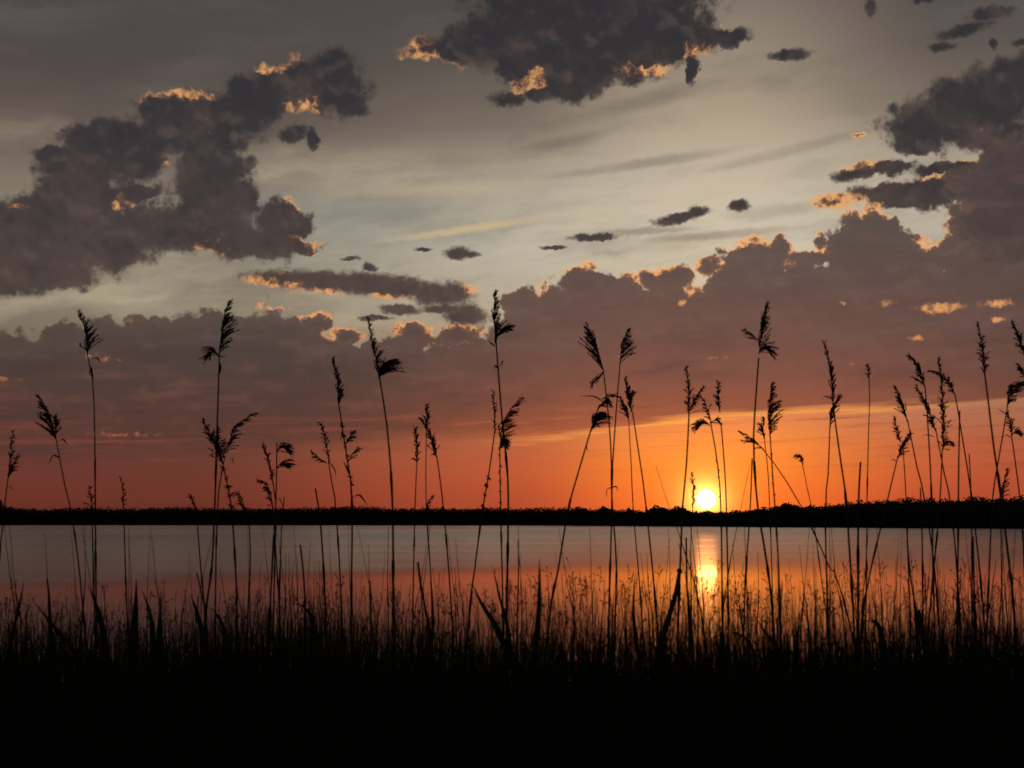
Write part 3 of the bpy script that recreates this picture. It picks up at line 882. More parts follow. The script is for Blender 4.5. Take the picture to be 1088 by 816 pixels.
REEDS = [
    # label, distance, stem (top down), plumes, leaves, options
    ('short reed with a thin dark plume at the left edge', 6.0, [(8, 512), (3, 560), (-4, 640)], [pl([(8, 512), (10, 488), (11, 457)], 13, .3, 30, prof='low'), pl([(8, 505), (14, 494), (17, 484)], 7, .5, 14, prof='tuft')], [([(6, 520), (11, 517), (14, 521)], 1.5)], {}),
    ('reed leaning left with a bushy plume, second from the left edge', 5.6, [(60, 468), (70, 520), (78, 560), (92, 690)], [pl([(60, 468), (51, 442), (40, 420)], 20, -.7, 60, droop=-.3, prof='low'), pl([(59, 466), (59, 450), (58, 444)], 10, .1, 24, prof='tuft')], [([(61, 470), (67, 467), (72, 473)], 2.6), ([(63, 486), (56, 484), (52, 494)], 2.6)], {}),
    ('tallest reed on the left side, slender plume over a small hanging leaf', 6.4, [(93, 378), (99, 410), (101, 470), (101, 540), (103, 690)], [pl([(93, 378), (90, 352), (81, 330)], 17, .7, 55, droop=-.2, prof='low')], [([(96, 383), (103, 380), (107, 387)], 3), ([(97, 390), (98, 398), (100, 404)], 2.4), ([(97, 390), (95, 396), (96, 400)], 1.6)], {}),
    ('thin low reed with a few twigs beside the tallest left reed', 7.2, [(97, 540), (99, 600), (101, 690)], [pl([(97, 545), (96, 528), (94, 517)], 10, .3, 14, spread=35)], [], {}),
    ('faint small reed between the tallest left reed and the twin plumed one', 7.6, [(131, 538), (133, 600), (136, 690)], [pl([(131, 538), (130, 522), (128, 508)], 4, .3, 14, prof='slim')], [], {}),
    ('tall reed with one-sided plume and a drooping tuft above the tangled plumes', 5.8, [(233, 376), (231, 440), (229, 520), (225, 600), (216, 690)], [pl([(233, 376), (236, 345), (242, 318)], 20, .8, 60, droop=.15, spread=13), pl([(233, 380), (227, 372), (220, 378)], 12, -.6, 26, droop=.8, prof='tuft')], [([(233, 378), (237, 379), (241, 378)], 2), ([(233, 385), (234, 393), (232, 400)], 4)], dict(thick=1.2)),
    ('ragged reed with a wide tangled plume crossing the tall stem on the left', 5.8, [(236, 490), (241, 512), (246, 540), (250, 600), (252, 690)], [pl([(236, 492), (227, 470), (215, 447)], 17, -.1, 60, spread=32, droop=.1), pl([(234, 490), (231, 470), (230, 455)], 12, .5, 36, spread=30)], [([(244, 490), (247, 487), (248, 494)], 2)], dict(ragged=(495, 545, 6, 60), thick=1.2)),
    ('reed whose plume arches to the right over the tangled plumes', 6.2, [(239, 484), (234, 510), (231, 545), (228, 690)], [pl([(240, 482), (250, 454), (271, 438)], 13, .6, 44, droop=.6, spread=14)], [], {}),
    ('small arching reed drooping over the treeline under the tangled plumes', 6.6, [(264, 545), (266, 600), (262, 690)], [pl([(262, 548), (252, 527), (248, 524)], 7, .2, 14, droop=.8), pl([(263, 546), (254, 526), (250, 525)], 6, -.3, 10)], [], {}),
    ('thin low wisp of reed just left of the tangled plumes', 7.4, [(208, 540), (213, 600), (220, 690)], [pl([(208, 542), (205, 533), (202, 527)], 5, .2, 14, prof='slim')], [], {}),
    ('slim dark reed leaning left beside the flag shaped plume', 6.8, [(290, 512), (293, 540), (292, 600), (290, 690)], [pl([(290, 514), (286, 494), (279, 473)], 8, .2, 34, prof='slim', spread=12)], [], {}),
    ('reed with a flag shaped plume blown to the right in two tufts', 6.0, [(294, 470), (293, 540), (287, 640), (284, 690)], [pl([(294, 480), (299, 474), (308, 478)], 15, .8, 36, droop=.9, spread=16), pl([(294, 498), (298, 493), (306, 494)], 14, .8, 30, droop=.6, spread=14)], [], {}),
    ('low reed with a drooping comb of spikelets under the flag shaped plume', 6.4, [(290, 540), (294, 600), (298, 690)], [pl([(290, 540), (284, 516), (273, 510)], 11, -.2, 26, droop=1.0, spread=14)], [([(291, 534), (297, 530), (301, 540)], 1.6)], {}),
    ('thin reed leaning left with wispy side twigs, left of the tall cone plume', 6.6, [(349, 490), (353, 515), (357, 545), (365, 690)], [pl([(350, 492), (346, 470), (341, 450)], 7, .1, 34, prof='slim'), pl([(347, 492), (338, 486), (332, 480)], 9, -.5, 14, spread=25)], [([(351, 492), (356, 500), (357, 508)], 1.8)], {}),
    ('tall reed with a dense cone shaped plume above a ragged stem', 6.0, [(360, 430), (366, 470), (372, 505), (374, 545), (373, 690)], [pl([(360, 432), (358, 405), (352, 380)], 11, .5, 70, droop=-.2, prof='low', spread=14), pl([(367, 472), (373, 462), (376, 458)], 8, .4, 16), pl([(370, 490), (376, 480), (382, 476)], 9, .5, 12)], [([(374, 530), (382, 526), (391, 538)], 3), ([(371, 504), (366, 492), (363, 490)], 2.4)], dict(ragged=(450, 540, 5, 60), thick=1.15)),
    ('tall bent reed with a heavy plume swept down to the right at its foot', 5.0, [(403, 400), (412, 460), (417, 540), (418, 690)], [pl([(403, 402), (397, 370), (389, 337)], 15, .6, 60, droop=.1, prof='low', spread=14), pl([(402, 402), (405, 392), (409, 386)], 20, .9, 46, droop=.7, prof='tuft', spread=16)], [([(404, 398), (399, 391), (396, 392)], 3)], dict(thick=1.35)),
    ('short reed with a slender plume and one small leaf, left of the forked pair', 6.6, [(443, 490), (441, 540), (438, 690)], [pl([(443, 492), (443, 472), (441, 455)], 9, .2, 36, prof='slim')], [([(443, 490), (438, 487), (434, 491)], 2.6)], dict(thick=.85)),
    ('straight reed with a thin plume crossing behind the leaning one', 7.0, [(453, 456), (453, 540), (462, 690)], [pl([(453, 456), (454, 442), (453, 430)], 8, .2, 30)], [], dict(thick=.7)),
    ('reed leaning left whose plume bends down at the foot, right of the straight thin one', 6.2, [(464, 484), (471, 540), (482, 690)], [pl([(464, 486), (456, 460), (446, 444)], 12, .1, 50, droop=.1, prof='low')], [([(463, 484), (459, 482), (458, 486)], 2.4)], {}),
    ('tiny dark tuft on a short stem at the treeline below the straight thin plume', 6.6, [(453, 545), (457, 600), (460, 690)], [pl([(453, 545), (455, 535), (459, 527)], 5, .4, 14)], [], dict(thick=.8)),
    ('tallest reed in the middle, narrow plume with a tuft bent to the right', 5.8, [(527, 362), (533, 440), (539, 500), (540, 545), (538, 690)], [pl([(527, 366), (525, 335), (526, 308)], 16, .45, 60, droop=-.1, spread=11), pl([(528, 358), (532, 350), (536, 348)], 13, .9, 30, droop=.1, prof='tuft', spread=14)], [([(526, 368), (521, 364), (519, 361)], 2.6), ([(529, 392), (526, 388), (525, 395)], 2.6), ([(531, 390), (534, 383), (533, 392)], 2.2)], dict(thick=1.25)),
    ('thin leaning reed with a ragged lower stem left of the tallest middle reed', 6.6, [(526, 455), (520, 500), (513, 540), (505, 600), (496, 690)], [pl([(526, 460), (525, 436), (524, 415)], 4, .2, 26, prof='slim')], [], dict(ragged=(504, 540, 5, 40), thick=1.0)),
    ('reed with a broad combed plume blown right beside the tallest middle reed', 6.0, [(531, 476), (532, 545), (535, 690)], [pl([(531, 478), (535, 448), (553, 421)], 19, .9, 56, droop=.35, spread=12), pl([(530, 478), (534, 470), (538, 472)], 15, .4, 30, droop=1.3, spread=16)], [], dict(ragged=(480, 545, 3.5, 26))),
    ('tall reed with a soft plume swept left, taller of the crossing pair', 6.2, [(641, 392), (648, 460), (650, 540), (646, 690)], [pl([(641, 394), (634, 368), (625, 347)], 25, -.55, 44, droop=-.25, spread=10), pl([(641, 396), (634, 402), (628, 410)], 9, -.6, 14, droop=.5)], [([(641, 395), (633, 400), (627, 412)], 2)], {}),
    ('tall straight reed with a comb plume blown right, crossing its taller neighbour', 6.0, [(659, 384), (653, 460), (650, 525), (655, 600), (653, 690)], [pl([(659, 386), (661, 368), (667, 349)], 19, .9, 42, droop=.1, spread=11, prof='low'), ], [([(650, 518), (645, 520), (644, 530)], 2.6), ([(650, 518), (655, 517), (656, 522)], 2.6)], {}),
    ('reed leaning far to the right with a dark drooping plume, left of the crossing pair', 5.6, [(637, 430), (630, 450), (615, 500), (604, 540), (594, 600), (580, 690)], [pl([(628, 458), (632, 444), (638, 438)], 22, .8, 46, droop=1.0, spread=12), pl([(636, 434), (640, 428), (645, 424)], 13, .8, 22, droop=1.4, spread=14), pl([(640, 424), (648, 420), (659, 421)], 5, .6, 16, droop=.4, prof='tuft')], [([(640, 426), (630, 421), (615, 421)], 2.4), ([(624, 468), (623, 474), (625, 480)], 2.6)], dict(thick=1.15)),
    ('reed with a soft dark plume leaning left beside the crossing pair', 6.2, [(672, 437), (680, 490), (687, 545), (700, 690)], [pl([(671, 438), (668, 420), (664, 402)], 15, .35, 48, spread=13)], [], {}),
    ('fainter reed with a thin plume just behind the soft dark one', 7.2, [(668, 446), (671, 500), (673, 545), (684, 690)], [pl([(668, 446), (665, 436), (661, 426)], 12, -.3, 26, spread=18)], [], dict(thick=.75)),
    ('blurred reed with a forked plume directly left of the sun', 5.2, [(732, 440), (729, 500), (725, 545), (720, 690)], [pl([(732, 440), (732, 415), (730, 389)], 13, -.1, 40, spread=10), pl([(732, 438), (739, 424), (748, 411)], 10, .2, 34, spread=12)], [([(732, 440), (740, 437), (748, 438)], 1.4)], dict(thick=1.25)),
    ('short thin reed standing right in front of the sun', 6.8, [(736, 537), (734, 580), (735, 690)], [pl([(736, 540), (737, 520), (735, 503)], 5, .3, 30, prof='slim')], [], dict(thick=.6)),
    ('reed with a bent plume drooping left above the sun', 6.2, [(755, 448), (762, 490), (766, 545), (768, 690)], [pl([(754, 452), (749, 448), (742, 452)], 11, -.7, 30, droop=.7, prof='tuft', spread=14), pl([(755, 450), (760, 446), (765, 449)], 6, .7, 14, droop=.4), pl([(756, 450), (751, 432), (745, 420)], 10, -.2, 18, spread=16)], [], dict(ragged=(485, 545, 2.5, 24))),
    ('upright thin reed with a small feather plume right above the sun', 6.4, [(766, 450), (770, 500), (772, 545), (774, 690)], [pl([(765, 438), (763, 424), (764, 406)], 10, .2, 34, spread=13)], [([(766, 452), (762, 445), (764, 440)], 1.6)], {}),
    ('tall reed with a loose blown plume and a hanging tuft right of the sun', 5.2, [(806, 380), (802, 440), (801, 480), (805, 540), (815, 600), (824, 690)], [pl([(807, 374), (810, 345), (815, 322)], 20, .5, 48, droop=-.3, spread=12), pl([(806, 376), (811, 369), (817, 372)], 13, .7, 34, droop=1.0, prof='tuft'), pl([(805, 362), (798, 354), (791, 350)], 9, -.6, 16, spread=20)], [], dict(thick=1.3)),
    ('ragged reed with a thick comb plume blown right, below the loose blown plume', 5.8, [(818, 462), (822, 520), (825, 560), (830, 690)], [pl([(818, 464), (818, 438), (820, 408)], 20, .8, 62, droop=.2, spread=12)], [], dict(ragged=(470, 560, 2.5, 36))),
    ('faint reed with a small pale plume behind the thick comb plume', 7.6, [(812, 466), (816, 500), (818, 545), (822, 690)], [pl([(812, 466), (811, 455), (813, 445)], 12, -.5, 24, spread=18)], [], dict(thick=.7)),
    ('thin bent reed leaning steeply right with flat twigs right of the sun', 7.0, [(808, 474), (828, 500), (852, 540), (880, 600), (902, 660)], [pl([(806, 472), (796, 464), (786, 458)], 8, -.6, 16, spread=14), pl([(812, 478), (800, 469), (790, 468)], 8, -.6, 12)], [], dict(thick=.8)),
    ('small reed with a little hanging tuft where the wood rises', 6.6, [(853, 494), (857, 515), (863, 545), (876, 640), (880, 690)], [pl([(853, 494), (851, 486), (846, 484)], 8, .0, 22, droop=.9, spread=25)], [], dict(thick=.65)),
    ('tall blurred reed with a long dark plume leaning left, taller of the stacked pair', 5.2, [(885, 425), (889, 460), (893, 490), (900, 545), (908, 690)], [pl([(885, 428), (883, 395), (876, 362)], 11, .4, 66, droop=-.2, spread=12)], [([(884, 424), (877, 421), (872, 425)], 2.6)], dict(thick=1.25)),
    ('shorter reed with a curling plume under the long dark plume', 6.2, [(882, 452), (880, 500), (877, 545), (880, 690)], [pl([(882, 454), (884, 436), (892, 420)], 12, .5, 44, droop=.1, spread=13)], [], {}),
    ('very thin upright reed with only a tiny tip, alone between plumed reeds', 6.4, [(923, 396), (924, 420), (922, 500), (921, 545), (920, 690)], [pl([(923, 402), (923, 395), (922, 388)], 3, .2, 14, prof='slim')], [], dict(thick=.75)),
    ('reed with a left leaning plume, upper left of the crowded reeds', 6.4, [(964, 446), (973, 490), (985, 545), (1000, 690)], [pl([(964, 448), (960, 430), (953, 411)], 14, -.4, 46, spread=13, droop=.2)], [], {}),
    ('reed leaning right with a thick ragged plume, lowest of the crowded reeds', 5.8, [(954, 484), (948, 510), (940, 545), (922, 620), (914, 690)], [pl([(954, 487), (959, 474), (968, 460)], 11, .1, 50, spread=18)], [([(952, 490), (948, 488), (946, 491)], 1.8)], {}),
    ('thin reed with a short dark plume behind the thick ragged one', 7.0, [(959, 468), (961, 500), (963, 545), (968, 690)], [pl([(957, 470), (953, 455), (951, 444)], 7, -.1, 34, spread=16)], [], dict(thick=.8)),
    ('tall reed of the crowd with a plume nodding to the left at the top', 6.2, [(983, 410), (986, 450), (990, 545), (993, 690)], [pl([(983, 412), (977, 390), (967, 377)], 15, -.3, 48, droop=.35, spread=13)], [], {}),
    ('reed of the crowd with a long dark plume slanting down to the right', 6.0, [(994, 455), (1003, 500), (1011, 545), (1022, 690)], [pl([(994, 458), (986, 432), (975, 410)], 12, -.1, 60, spread=16)], [([(993, 464), (984, 462), (979, 465)], 1.4)], {}),
    ('upright reed of the crowd carrying the longest and densest plume', 5.8, [(1001, 476), (998, 545), (985, 690)], [pl([(1002, 478), (1003, 430), (1000, 379)], 13, .1, 90, spread=18), pl([(1001, 478), (1006, 470), (1012, 472)], 8, .5, 20, spread=25)], [([(1002, 470), (1012, 474), (1016, 473)], 1.4)], {}),
    ('arching reed bending over to the left above the dense plume', 6.4, [(1015, 420), (1022, 460), (1034, 545), (1048, 690)], [pl([(1015, 420), (1005, 402), (989, 393)], 11, -.2, 40, droop=.5, spread=13)], [], {}),
    ('tall blurred reed with a stumpy dark plume above the crowd', 5.0, [(1046, 396), (1055, 470), (1063, 520), (1072, 600), (1080, 690)], [pl([(1046, 398), (1045, 370), (1041, 342)], 10, .2, 64, spread=14)], [], dict(thick=1.4)),
    ('reed arching right with a drooping plume near the right edge', 5.8, [(1070, 432), (1064, 470), (1056, 520), (1053, 560), (1048, 690)], [pl([(1070, 432), (1075, 412), (1090, 404)], 17, .7, 50, droop=.8, spread=12)], [([(1069, 440), (1063, 436), (1060, 434)], 2)], {}),
    ('reed with a twiggy forked plume below the drooping one near the right edge', 6.2, [(1075, 462), (1080, 500), (1086, 560), (1092, 690)], [pl([(1075, 462), (1074, 450), (1072, 438)], 9, -.2, 26, spread=28), pl([(1075, 462), (1080, 458), (1085, 460)], 8, .6, 22, spread=28)], [([(1074, 465), (1069, 462), (1066, 465)], 2)], {}),
    ('low feathery reed at the treeline beside the right edge', 6.6, [(1062, 530), (1064, 600), (1066, 690)], [pl([(1062, 534), (1066, 518), (1071, 499)], 12, .4, 30, spread=14)], [], dict(thick=.8)),
    ('reed cut by the right edge, its plume leaning into view', 5.6, [(1089, 375), (1092, 450), (1096, 545), (1100, 690)], [pl([(1089, 378), (1084, 360), (1077, 342)], 13, -.1, 44, spread=13), pl([(1090, 402), (1086, 394), (1083, 388)], 10, -.2, 20)], [], {}),
]
for i, (lb, Yd, stem, pls, lvs, opt) in enumerate(REEDS):
    reed(lb, Yd, stem, pls, lvs, seed=i, **opt)

# ------------------------------------------------------------------ bare stalks
def stalk(pts, Y, w, label, group='bare reed stalks standing among the grass', cut=False, rs=rng):
    L = Local(Y)
    (x1, y1), (x2, y2) = pts[-2], pts[-1]
    ygr = 553.5 + (EYE - ground_z(Y)) / Y * 1511.0 + 12
    foot = (x2 + (x2 - x1) / max(y2 - y1, 1) * (ygr - y2) * 0.5, ygr)
    P3 = L.line(list(pts) + [foot], 18, 0.004, rs)
    ge = Geo()
    r0 = (0.75 if cut else 0.25)
    rads = [L.k * w * 0.5 * (r0 + (1 - r0) * min(1, (i / 17) * 2.5)) for i in range(18)]
    ge.tube(P3, rads, 6)
    for j in range(3, 16, 4):
        a, b_ = P3[j], P3[j + 1]
        ge.tube([a, a + (b_ - a) * 0.3, b_], [rads[j] * 1.2, rads[j] * 1.6, rads[j] * 1.1], 6)
    o = ge.out('reed_stalk', M_REED, None, P3[-1])
    o.location = P3[-1]
    tag(o, label, 'reed stalk', group)
    return o


NAMED_STALKS = [
    ('cut stalk poking above the treeline between the flag shaped plume and the thin leaning reed', [(335, 519), (341, 560), (347, 690)], 6.2, 2.2, True),
    ('short broken stalk end sticking up just right of the flag shaped plume', [(302, 528), (299, 560), (296, 690)], 6.4, 1.6, True),
    ('thick cut stalk rising above the wood left of the very thin upright reed', [(914, 491), (912, 545), (912, 690)], 6.0, 2.6, True),
    ('thin cut stalk in front of the glow, with a leaning stalk beside it', [(799, 487), (797, 545), (792, 620), (790, 690)], 6.4, 1.8, True),
    ('thin stalk leaning right that crosses the cut one right of the sun', [(797, 493), (786, 545), (774, 610), (766, 690)], 6.8, 1.4, False),
    ('pale thin blade of reed tilted left before the bright sky left of the sun', [(697, 495), (711, 540), (722, 570), (752, 690)], 7.0, 1.5, False),
    ('tall bare stalk in the crowd of reeds, as high as the lower plumes', [(1020, 436), (1018, 545), (1017, 690)], 6.0, 2.0, True),
    ('bare stalk in the crowd right of the tallest bare one', [(1030, 482), (1032, 545), (1033, 690)], 6.4, 1.6, True),
    ('stub of stalk barely above the wood left of the crowded reeds', [(978, 518), (979, 545), (981, 690)], 6.2, 1.8, True),
    ('thick cut stalk standing in the water before the bright reflection', [(729, 571), (730, 630), (734, 690)], 6.0, 2.4, True),
    ('thick stalk end with a blunt top before the left water', [(319, 579), (323, 620), (325, 690)], 6.0, 2.4, True),
    ('blunt dark stalk leaning left in front of the middle water', [(444, 597), (450, 640), (458, 690)], 5.6, 2.8, True),
    ('stalk with a blunt broken head in the grass below the tall bent reed', [(393, 617), (394, 650), (394, 690)], 5.8, 2.4, True),
    ('thin pointed stalk before the dark water beside the tallest left reed', [(47, 565), (50, 610), (52, 690)], 6.4, 1.6, False),
    ('stalk with a crooked head leaning left, left of the thick dark stem', [(209, 609), (215, 635), (222, 690)], 5.8, 2.0, True),
    ('thin stalk leaning right across the bright reflection', [(732, 584), (742, 640), (748, 690)], 6.2, 1.6, False),
    ('straight bare stalk in the crowd before the right water, thickest of its row', [(1034, 570), (1035, 640), (1037, 690)], 5.6, 2.6, True),
    ('short thick stalk with a slanted cut at the left of the crowded stalks', [(964, 573), (967, 610), (975, 690)], 5.8, 2.2, True),
]
for lb, pts, Yd, w, cut in NAMED_STALKS:
    stalk(pts, Yd, w, lb, cut=cut)
SH = 'thin dark bare reed stalk rising from the grass in front of the water'
rs_ = np.random.default_rng(5)
plain = []
for lo_, hi_, n_ in ((0, 200, 16), (200, 330, 20), (330, 540, 20), (540, 700, 12), (700, 860, 16), (860, 950, 12), (950, 1088, 34)):
    for _ in range(n_):
        x = rs_.uniform(lo_, hi_)
        plain.append((x, rs_.uniform(556, 640) if rs_.random() < .75 else rs_.uniform(545, 560), rs_.normal(0, 0.09)))
for x, y, tl in plain:
    xb = x - tl * (690 - y)
    stalk([(x, y), (x + (xb - x) * 0.55 + rs_.normal(0, 1.5), y + (690 - y) * 0.5), (xb, 690)], rs_.uniform(5.2, 7.4), rs_.uniform(1.1, 1.9), SH, group='thin bare reed stalks in front of the water', rs=rs_)

# ------------------------------------------------------------------ broad leaves and stumps
def broad_leaf(pts, Y, w, label, name='broad_leaf', rs=rng):
    L = Local(Y)
    P3 = L.line(pts[::-1], 14, 0.0, rs)
    ge = Geo()
    ge.blade(P3, L.k * w * 0.85, fold=0.35, face=(0.9, 0.3, 0.1))
    o = ge.out(name, M_LEAF, None, P3[0])
    o.location = P3[0]
    tag(o, label, 'leaf', 'broad pointed leaves standing out of the grass')


for lb, pts, Yd, w in [
    ('tall spear shaped leaf standing upright in the middle of the grass', [(573, 592), (573, 640), (570, 680), (566, 730)], 4.4, 9),
    ('broad leaf leaning left, its tip before the orange water in the middle', [(501, 618), (512, 642), (528, 668), (548, 715)], 4.4, 9),
    ('leaf with a thin tip crossing the other broad leaf in the middle', [(523, 600), (531, 635), (540, 670), (546, 730)], 4.6, 6),
    ('dark leaf blade at the left edge slanting up to the right', [(26, 615), (20, 645), (10, 690), (4, 740)], 4.4, 6),
    ('long dark leaf lying slanted across the grass at the far left', [(36, 640), (56, 664), (84, 700), (104, 740)], 4.2, 8),
    ('broad leaf with drooping back tip below the tallest left reed', [(93, 620), (101, 640), (109, 670), (114, 730)], 4.4, 10),
    ('wide dark spear of leaves left of the dark paired spears', [(145, 614), (144, 650), (142, 680), (142, 740)], 4.3, 13),
    ('left spear of the dark pair of leaves on the left side', [(150, 625), (159, 650), (163, 685), (166, 740)], 4.4, 8),
    ('right spear of the dark pair of leaves on the left side', [(171, 627), (170, 655), (169, 690), (169, 740)], 4.5, 8),
    ('curved leaf with its tip pointing left under the ragged reed', [(202, 630), (209, 650), (216, 680), (222, 740)], 4.4, 11),
    ('leaf bowed over to the left, right of the curved leaf', [(222, 645), (232, 655), (240, 680), (244, 740)], 4.4, 10),
    ('arched leaf bowed to the left below the bare left stalks', [(305, 642), (322, 644), (334, 668), (338, 740)], 4.3, 8),
    ('narrow dark leaf upright before the orange water left of the blunt post', [(675, 607), (673, 640), (674, 665), (682, 720)], 4.4, 6),
    ('broad bowed leaf folding over to the left on the right side', [(912, 666), (926, 659), (936, 672), (944, 730)], 4.2, 12),
    ('upright leaf blade in the grass left of the bowed leaf', [(850, 650), (848, 670), (846, 690), (844, 740)], 4.4, 7),
    ('leaf arching over the grass below the bright reflection', [(752, 684), (768, 674), (784, 673), (800, 690), (806, 740)], 4.4, 5),
    ('dark leaf leaning right under the ragged comb plume', [(802, 655), (812, 670), (824, 690), (838, 740)], 4.4, 8),
    ('low pointed leaf at the foot of the crowded stalks', [(1003, 660), (1002, 680), (1003, 700), (1004, 740)], 4.3, 11),
]:
    broad_leaf(pts, Yd, w, lb)


def post(pts, Y, w0, w1, label, cap=False):
    L = Local(Y)
    P3 = L.line(pts, 12, 0.0)
    t = empty('cattail', P3[-1])
    tag(t, label, 'cattail')
    ge = Geo()
    ge.tube(P3, [L.k * 0.5 * (w0 + (w1 - w0) * i / 11) for i in range(12)], 8)
    ge.out('stem', M_REED, t, P3[-1])
    if cap:
        h = Geo()
        d_ = (P3[0] - P3[1]) / np.linalg.norm(P3[0] - P3[1])
        rr = L.k * 3.0
        h.tube([P3[0] - d_ * rr * 0.6 + d_ * rr * 1.7 * s for s in np.linspace(0, 1, 7)], [rr * q_ for q_ in (.55, .85, 1, 1, .92, .7, .3)], 10)
        h.out('seed_head', M_PLUME, t, P3[-1])


post([(722, 607), (718, 630), (708, 665), (694, 720)], 5.2, 3.8, 8, 'stout cattail with a round blunt head leaning right beside the bright reflection', True)
post([(975, 648), (980, 670), (984, 690), (990, 740)], 4.4, 5, 10, 'short thick broken cattail stump with a flat top below the crowded stalks')
post([(50, 615), (52, 632), (54, 660), (58, 720)], 6.2, 1.8, 4, 'thin dark cattail stalk in the grass left of the tallest left reed')

# ------------------------------------------------------------------ grass that nobody could count
def blades(n, xr, yr, hfun, wid, lean, seg, rs, zoff=0.0, xs=None, ys=None):
    x = rs.uniform(*xr, n) if xs is None else xs
    y = rs.uniform(*yr, n) if ys is None else ys
    z = np.interp(y, [-1e5, 4.6, 6.2, 8.5, 12], [1.0, 1.0, 0.35, -0.15, -2.0]) + zoff
    h = hfun(x, y, z)
    keep = h > 0.05
    x, y, z, h = x[keep], y[keep], z[keep], h[keep]
    n = len(x)
    an = rs.uniform(0, 2 * math.pi, n)
    ln = np.abs(rs.normal(0, lean, n))
    lx, ly = np.cos(an) * ln, np.sin(an) * ln * 0.6
    bend = rs.uniform(0.2, 1.0, n) * ln
    w = wid * rs.uniform(0.5, 1.3, n)
    fa = rs.uniform(-0.9, 0.9, n)
    V = []
    for i in range(seg + 1):
        s = i / seg
        px = x + h * (lx * s * 0.4 + np.cos(an) * bend * s ** 2.2 * 0.8)
        py = y + h * (ly * s * 0.4 + np.sin(an) * bend * s ** 2.2 * 0.5)
        pz = z + h * s * (1 - 0.25 * bend * s * s)
        k = w * 0.5 * (1 - s ** 1.6) + 0.0003
        for sg_ in (-1, 1):
            V.append(np.stack([px + sg_ * k * np.cos(fa), py + sg_ * k * np.sin(fa), pz], -1))
    V = np.stack(V, 1)                                   # n, 2*(seg+1), 3
    m_ = 2 * (seg + 1)
    base = (np.arange(n) * m_)[:, None]
    F = np.concatenate([base + np.array([2 * i, 2 * i + 1, 2 * i + 3, 2 * i + 2]) for i in range(seg)], 0)
    tips = V[:, -2:].mean(1)
    dirs = V[:, -1] - V[:, -3]
    return V.reshape(-1, 3), F, tips, dirs


def line_top(yfun):
    """height so that the tip reaches the line of sight yfun(x px)"""
    def f(x, y, z):
        px = 544 + 1511 * x / np.maximum(y, 0.5) * CP
        zt = EYE - (yfun(px) - 553.5) / 1511.0 * y
        return np.clip(zt - z, 0.15, 2.4)
    return f


rg2 = np.random.default_rng(77)
mass_x = np.linspace(-400, 1500, 60)
mass_y = 670 + rg2.normal(0, 11, 60)


def mass_line(px):
    return np.interp(px, mass_x, mass_y) + rg2.exponential(20, np.shape(px)) - 16


v1, f1_, _, _ = blades(34000, (-5.5, 5.5), (1.7, 5.6), line_top(mass_line), 0.011, 0.25, 4, rg2)
v1b, f1b, _, _ = blades(9000, (-5.5, 5.5), (0.9, 2.4), lambda x, y, z: rg2.uniform(0.35, 0.8, len(x)), 0.010, 0.35, 4, rg2)
v1c, f1c, _, _ = blades(9000, (-5.5, 5.5), (4.6, 6.2), line_top(lambda px: mass_line(px) + 14), 0.014, 0.3, 4, rg2)
base_grass = link('bank_grass', np.vstack([v1, v1b, v1c]), np.vstack([f1_, f1b + len(v1), f1c + len(v1) + len(v1b)]), M_GRASS)
tag(base_grass, 'dense black grass covering the whole bank at the bottom', 'grass', kind='stuff')

# finer, taller stems through which the water shows
n_f = 6000
cl = rg2.uniform(-400, 1500, 280)
pxs = np.concatenate([rg2.uniform(-400, 1500, n_f // 2), rg2.choice(cl, n_f // 2) + rg2.normal(0, 11, n_f // 2)])
yd = rg2.uniform(3.6, 6.6, len(pxs))
xs_ = (pxs - 544) / 1511.0 * yd / CP


def tall_line(px):
    t = np.interp(px, [-200, 0, 200, 300, 420, 520, 560, 640, 760, 860, 960, 1088, 1300], [652, 646, 646, 638, 628, 632, 624, 616, 624, 618, 618, 614, 630])
    return t + np.clip(rg2.exponential(30, np.shape(px)), 0, 75) - 14 + rg2.normal(0, 11, np.shape(px))


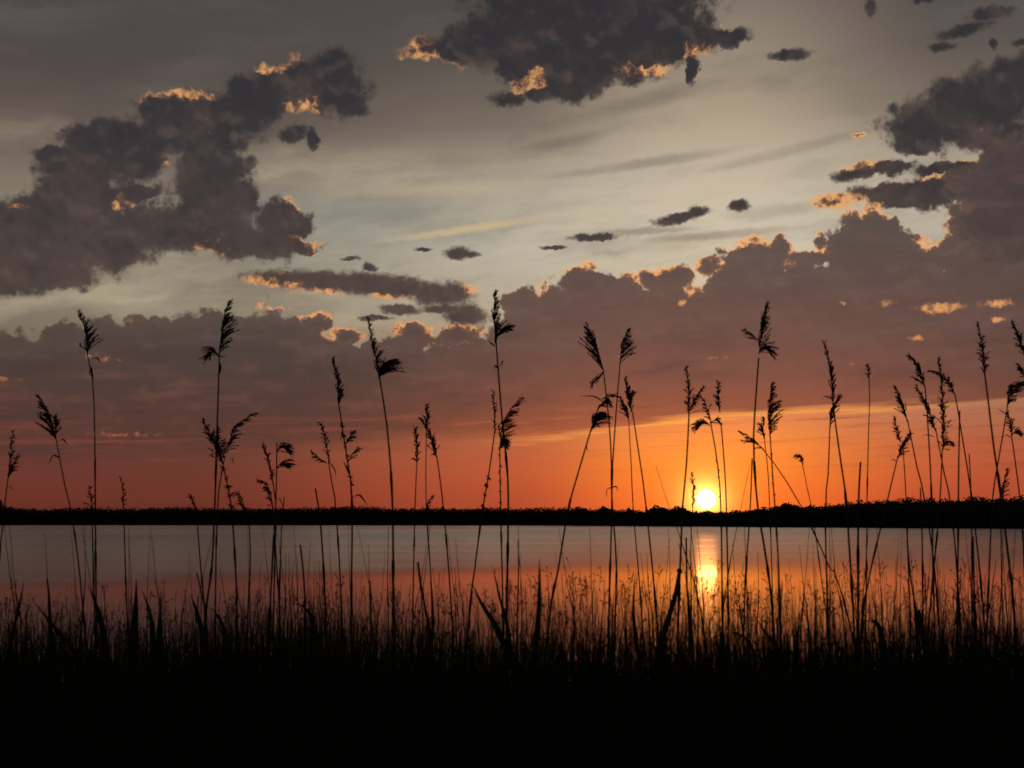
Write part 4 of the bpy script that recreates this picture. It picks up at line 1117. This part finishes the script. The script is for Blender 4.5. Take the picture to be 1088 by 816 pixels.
n_a = 600
pa = rg2.uniform(-400, 1500, n_a)
ya = rg2.uniform(3.8, 5.8, n_a)
v3, f3_, _, _ = blades(n_a, None, None, line_top(lambda px: rg2.uniform(612, 675, np.shape(px))), 0.0065, 0.55, 8, rg2, xs=(pa - 544) / 1511.0 * ya / CP, ys=ya)
n_w = 1350
pw_ = np.concatenate([rg2.uniform(-400, 1500, n_w // 2), rg2.choice(cl, n_w // 2) + rg2.normal(0, 16, n_w // 2)])
yw = rg2.uniform(3.4, 5.6, n_w)
v4, f4_, _, _ = blades(n_w, None, None, line_top(lambda px: rg2.uniform(618, 692, np.shape(px))), 0.017, 0.42, 8, rg2, xs=(pw_ - 544) / 1511.0 * yw / CP, ys=yw)
v2, f2_, tips, dirs = blades(len(pxs), None, None, line_top(tall_line), 0.0055, 0.24, 6, rg2, xs=xs_, ys=yd)
ge = Geo()
sel = rg2.random(len(tips)) < 0.34
for p, d_ in zip(tips[sel], dirs[sel]):
    d_ = d_ / (np.linalg.norm(d_) + 1e-9)
    if rg2.random() < 0.55:                              # slim spike
        ln = rg2.uniform(0.02, 0.05)
        for s in np.linspace(0, 1, int(ln / 0.006)):
            ge.seed(p - d_ * ln * (1 - s), d_ + rg2.normal(0, 0.25, 3), 0.011, 0.0018)
    else:                                                # loose open head
        for _ in range(rg2.integers(4, 9)):
            q0 = p - d_ * rg2.uniform(0, 0.06)
            dd = d_ + rg2.normal(0, 0.55, 3)
            dd /= np.linalg.norm(dd)
            e_ = q0 + dd * rg2.uniform(0.012, 0.035)
            ge.tube([q0, e_], [0.0007, 0.0006], 3)
            ge.seed(e_, dd + rg2.normal(0, 0.3, 3), 0.011, 0.0026)
fine_grass = link('meadow_grass', np.vstack([v2, v3, v4]), np.vstack([f2_, f3_ + len(v2), f4_ + len(v2) + len(v3)]), M_GRASS)
tag(fine_grass, 'fine tall grass stems with small seed heads, thin enough to show the water', 'grass', kind='stuff')
heads_o = ge.out('seed_heads', M_PLUME, fine_grass)
heads_o['kind'] = 'stuff'
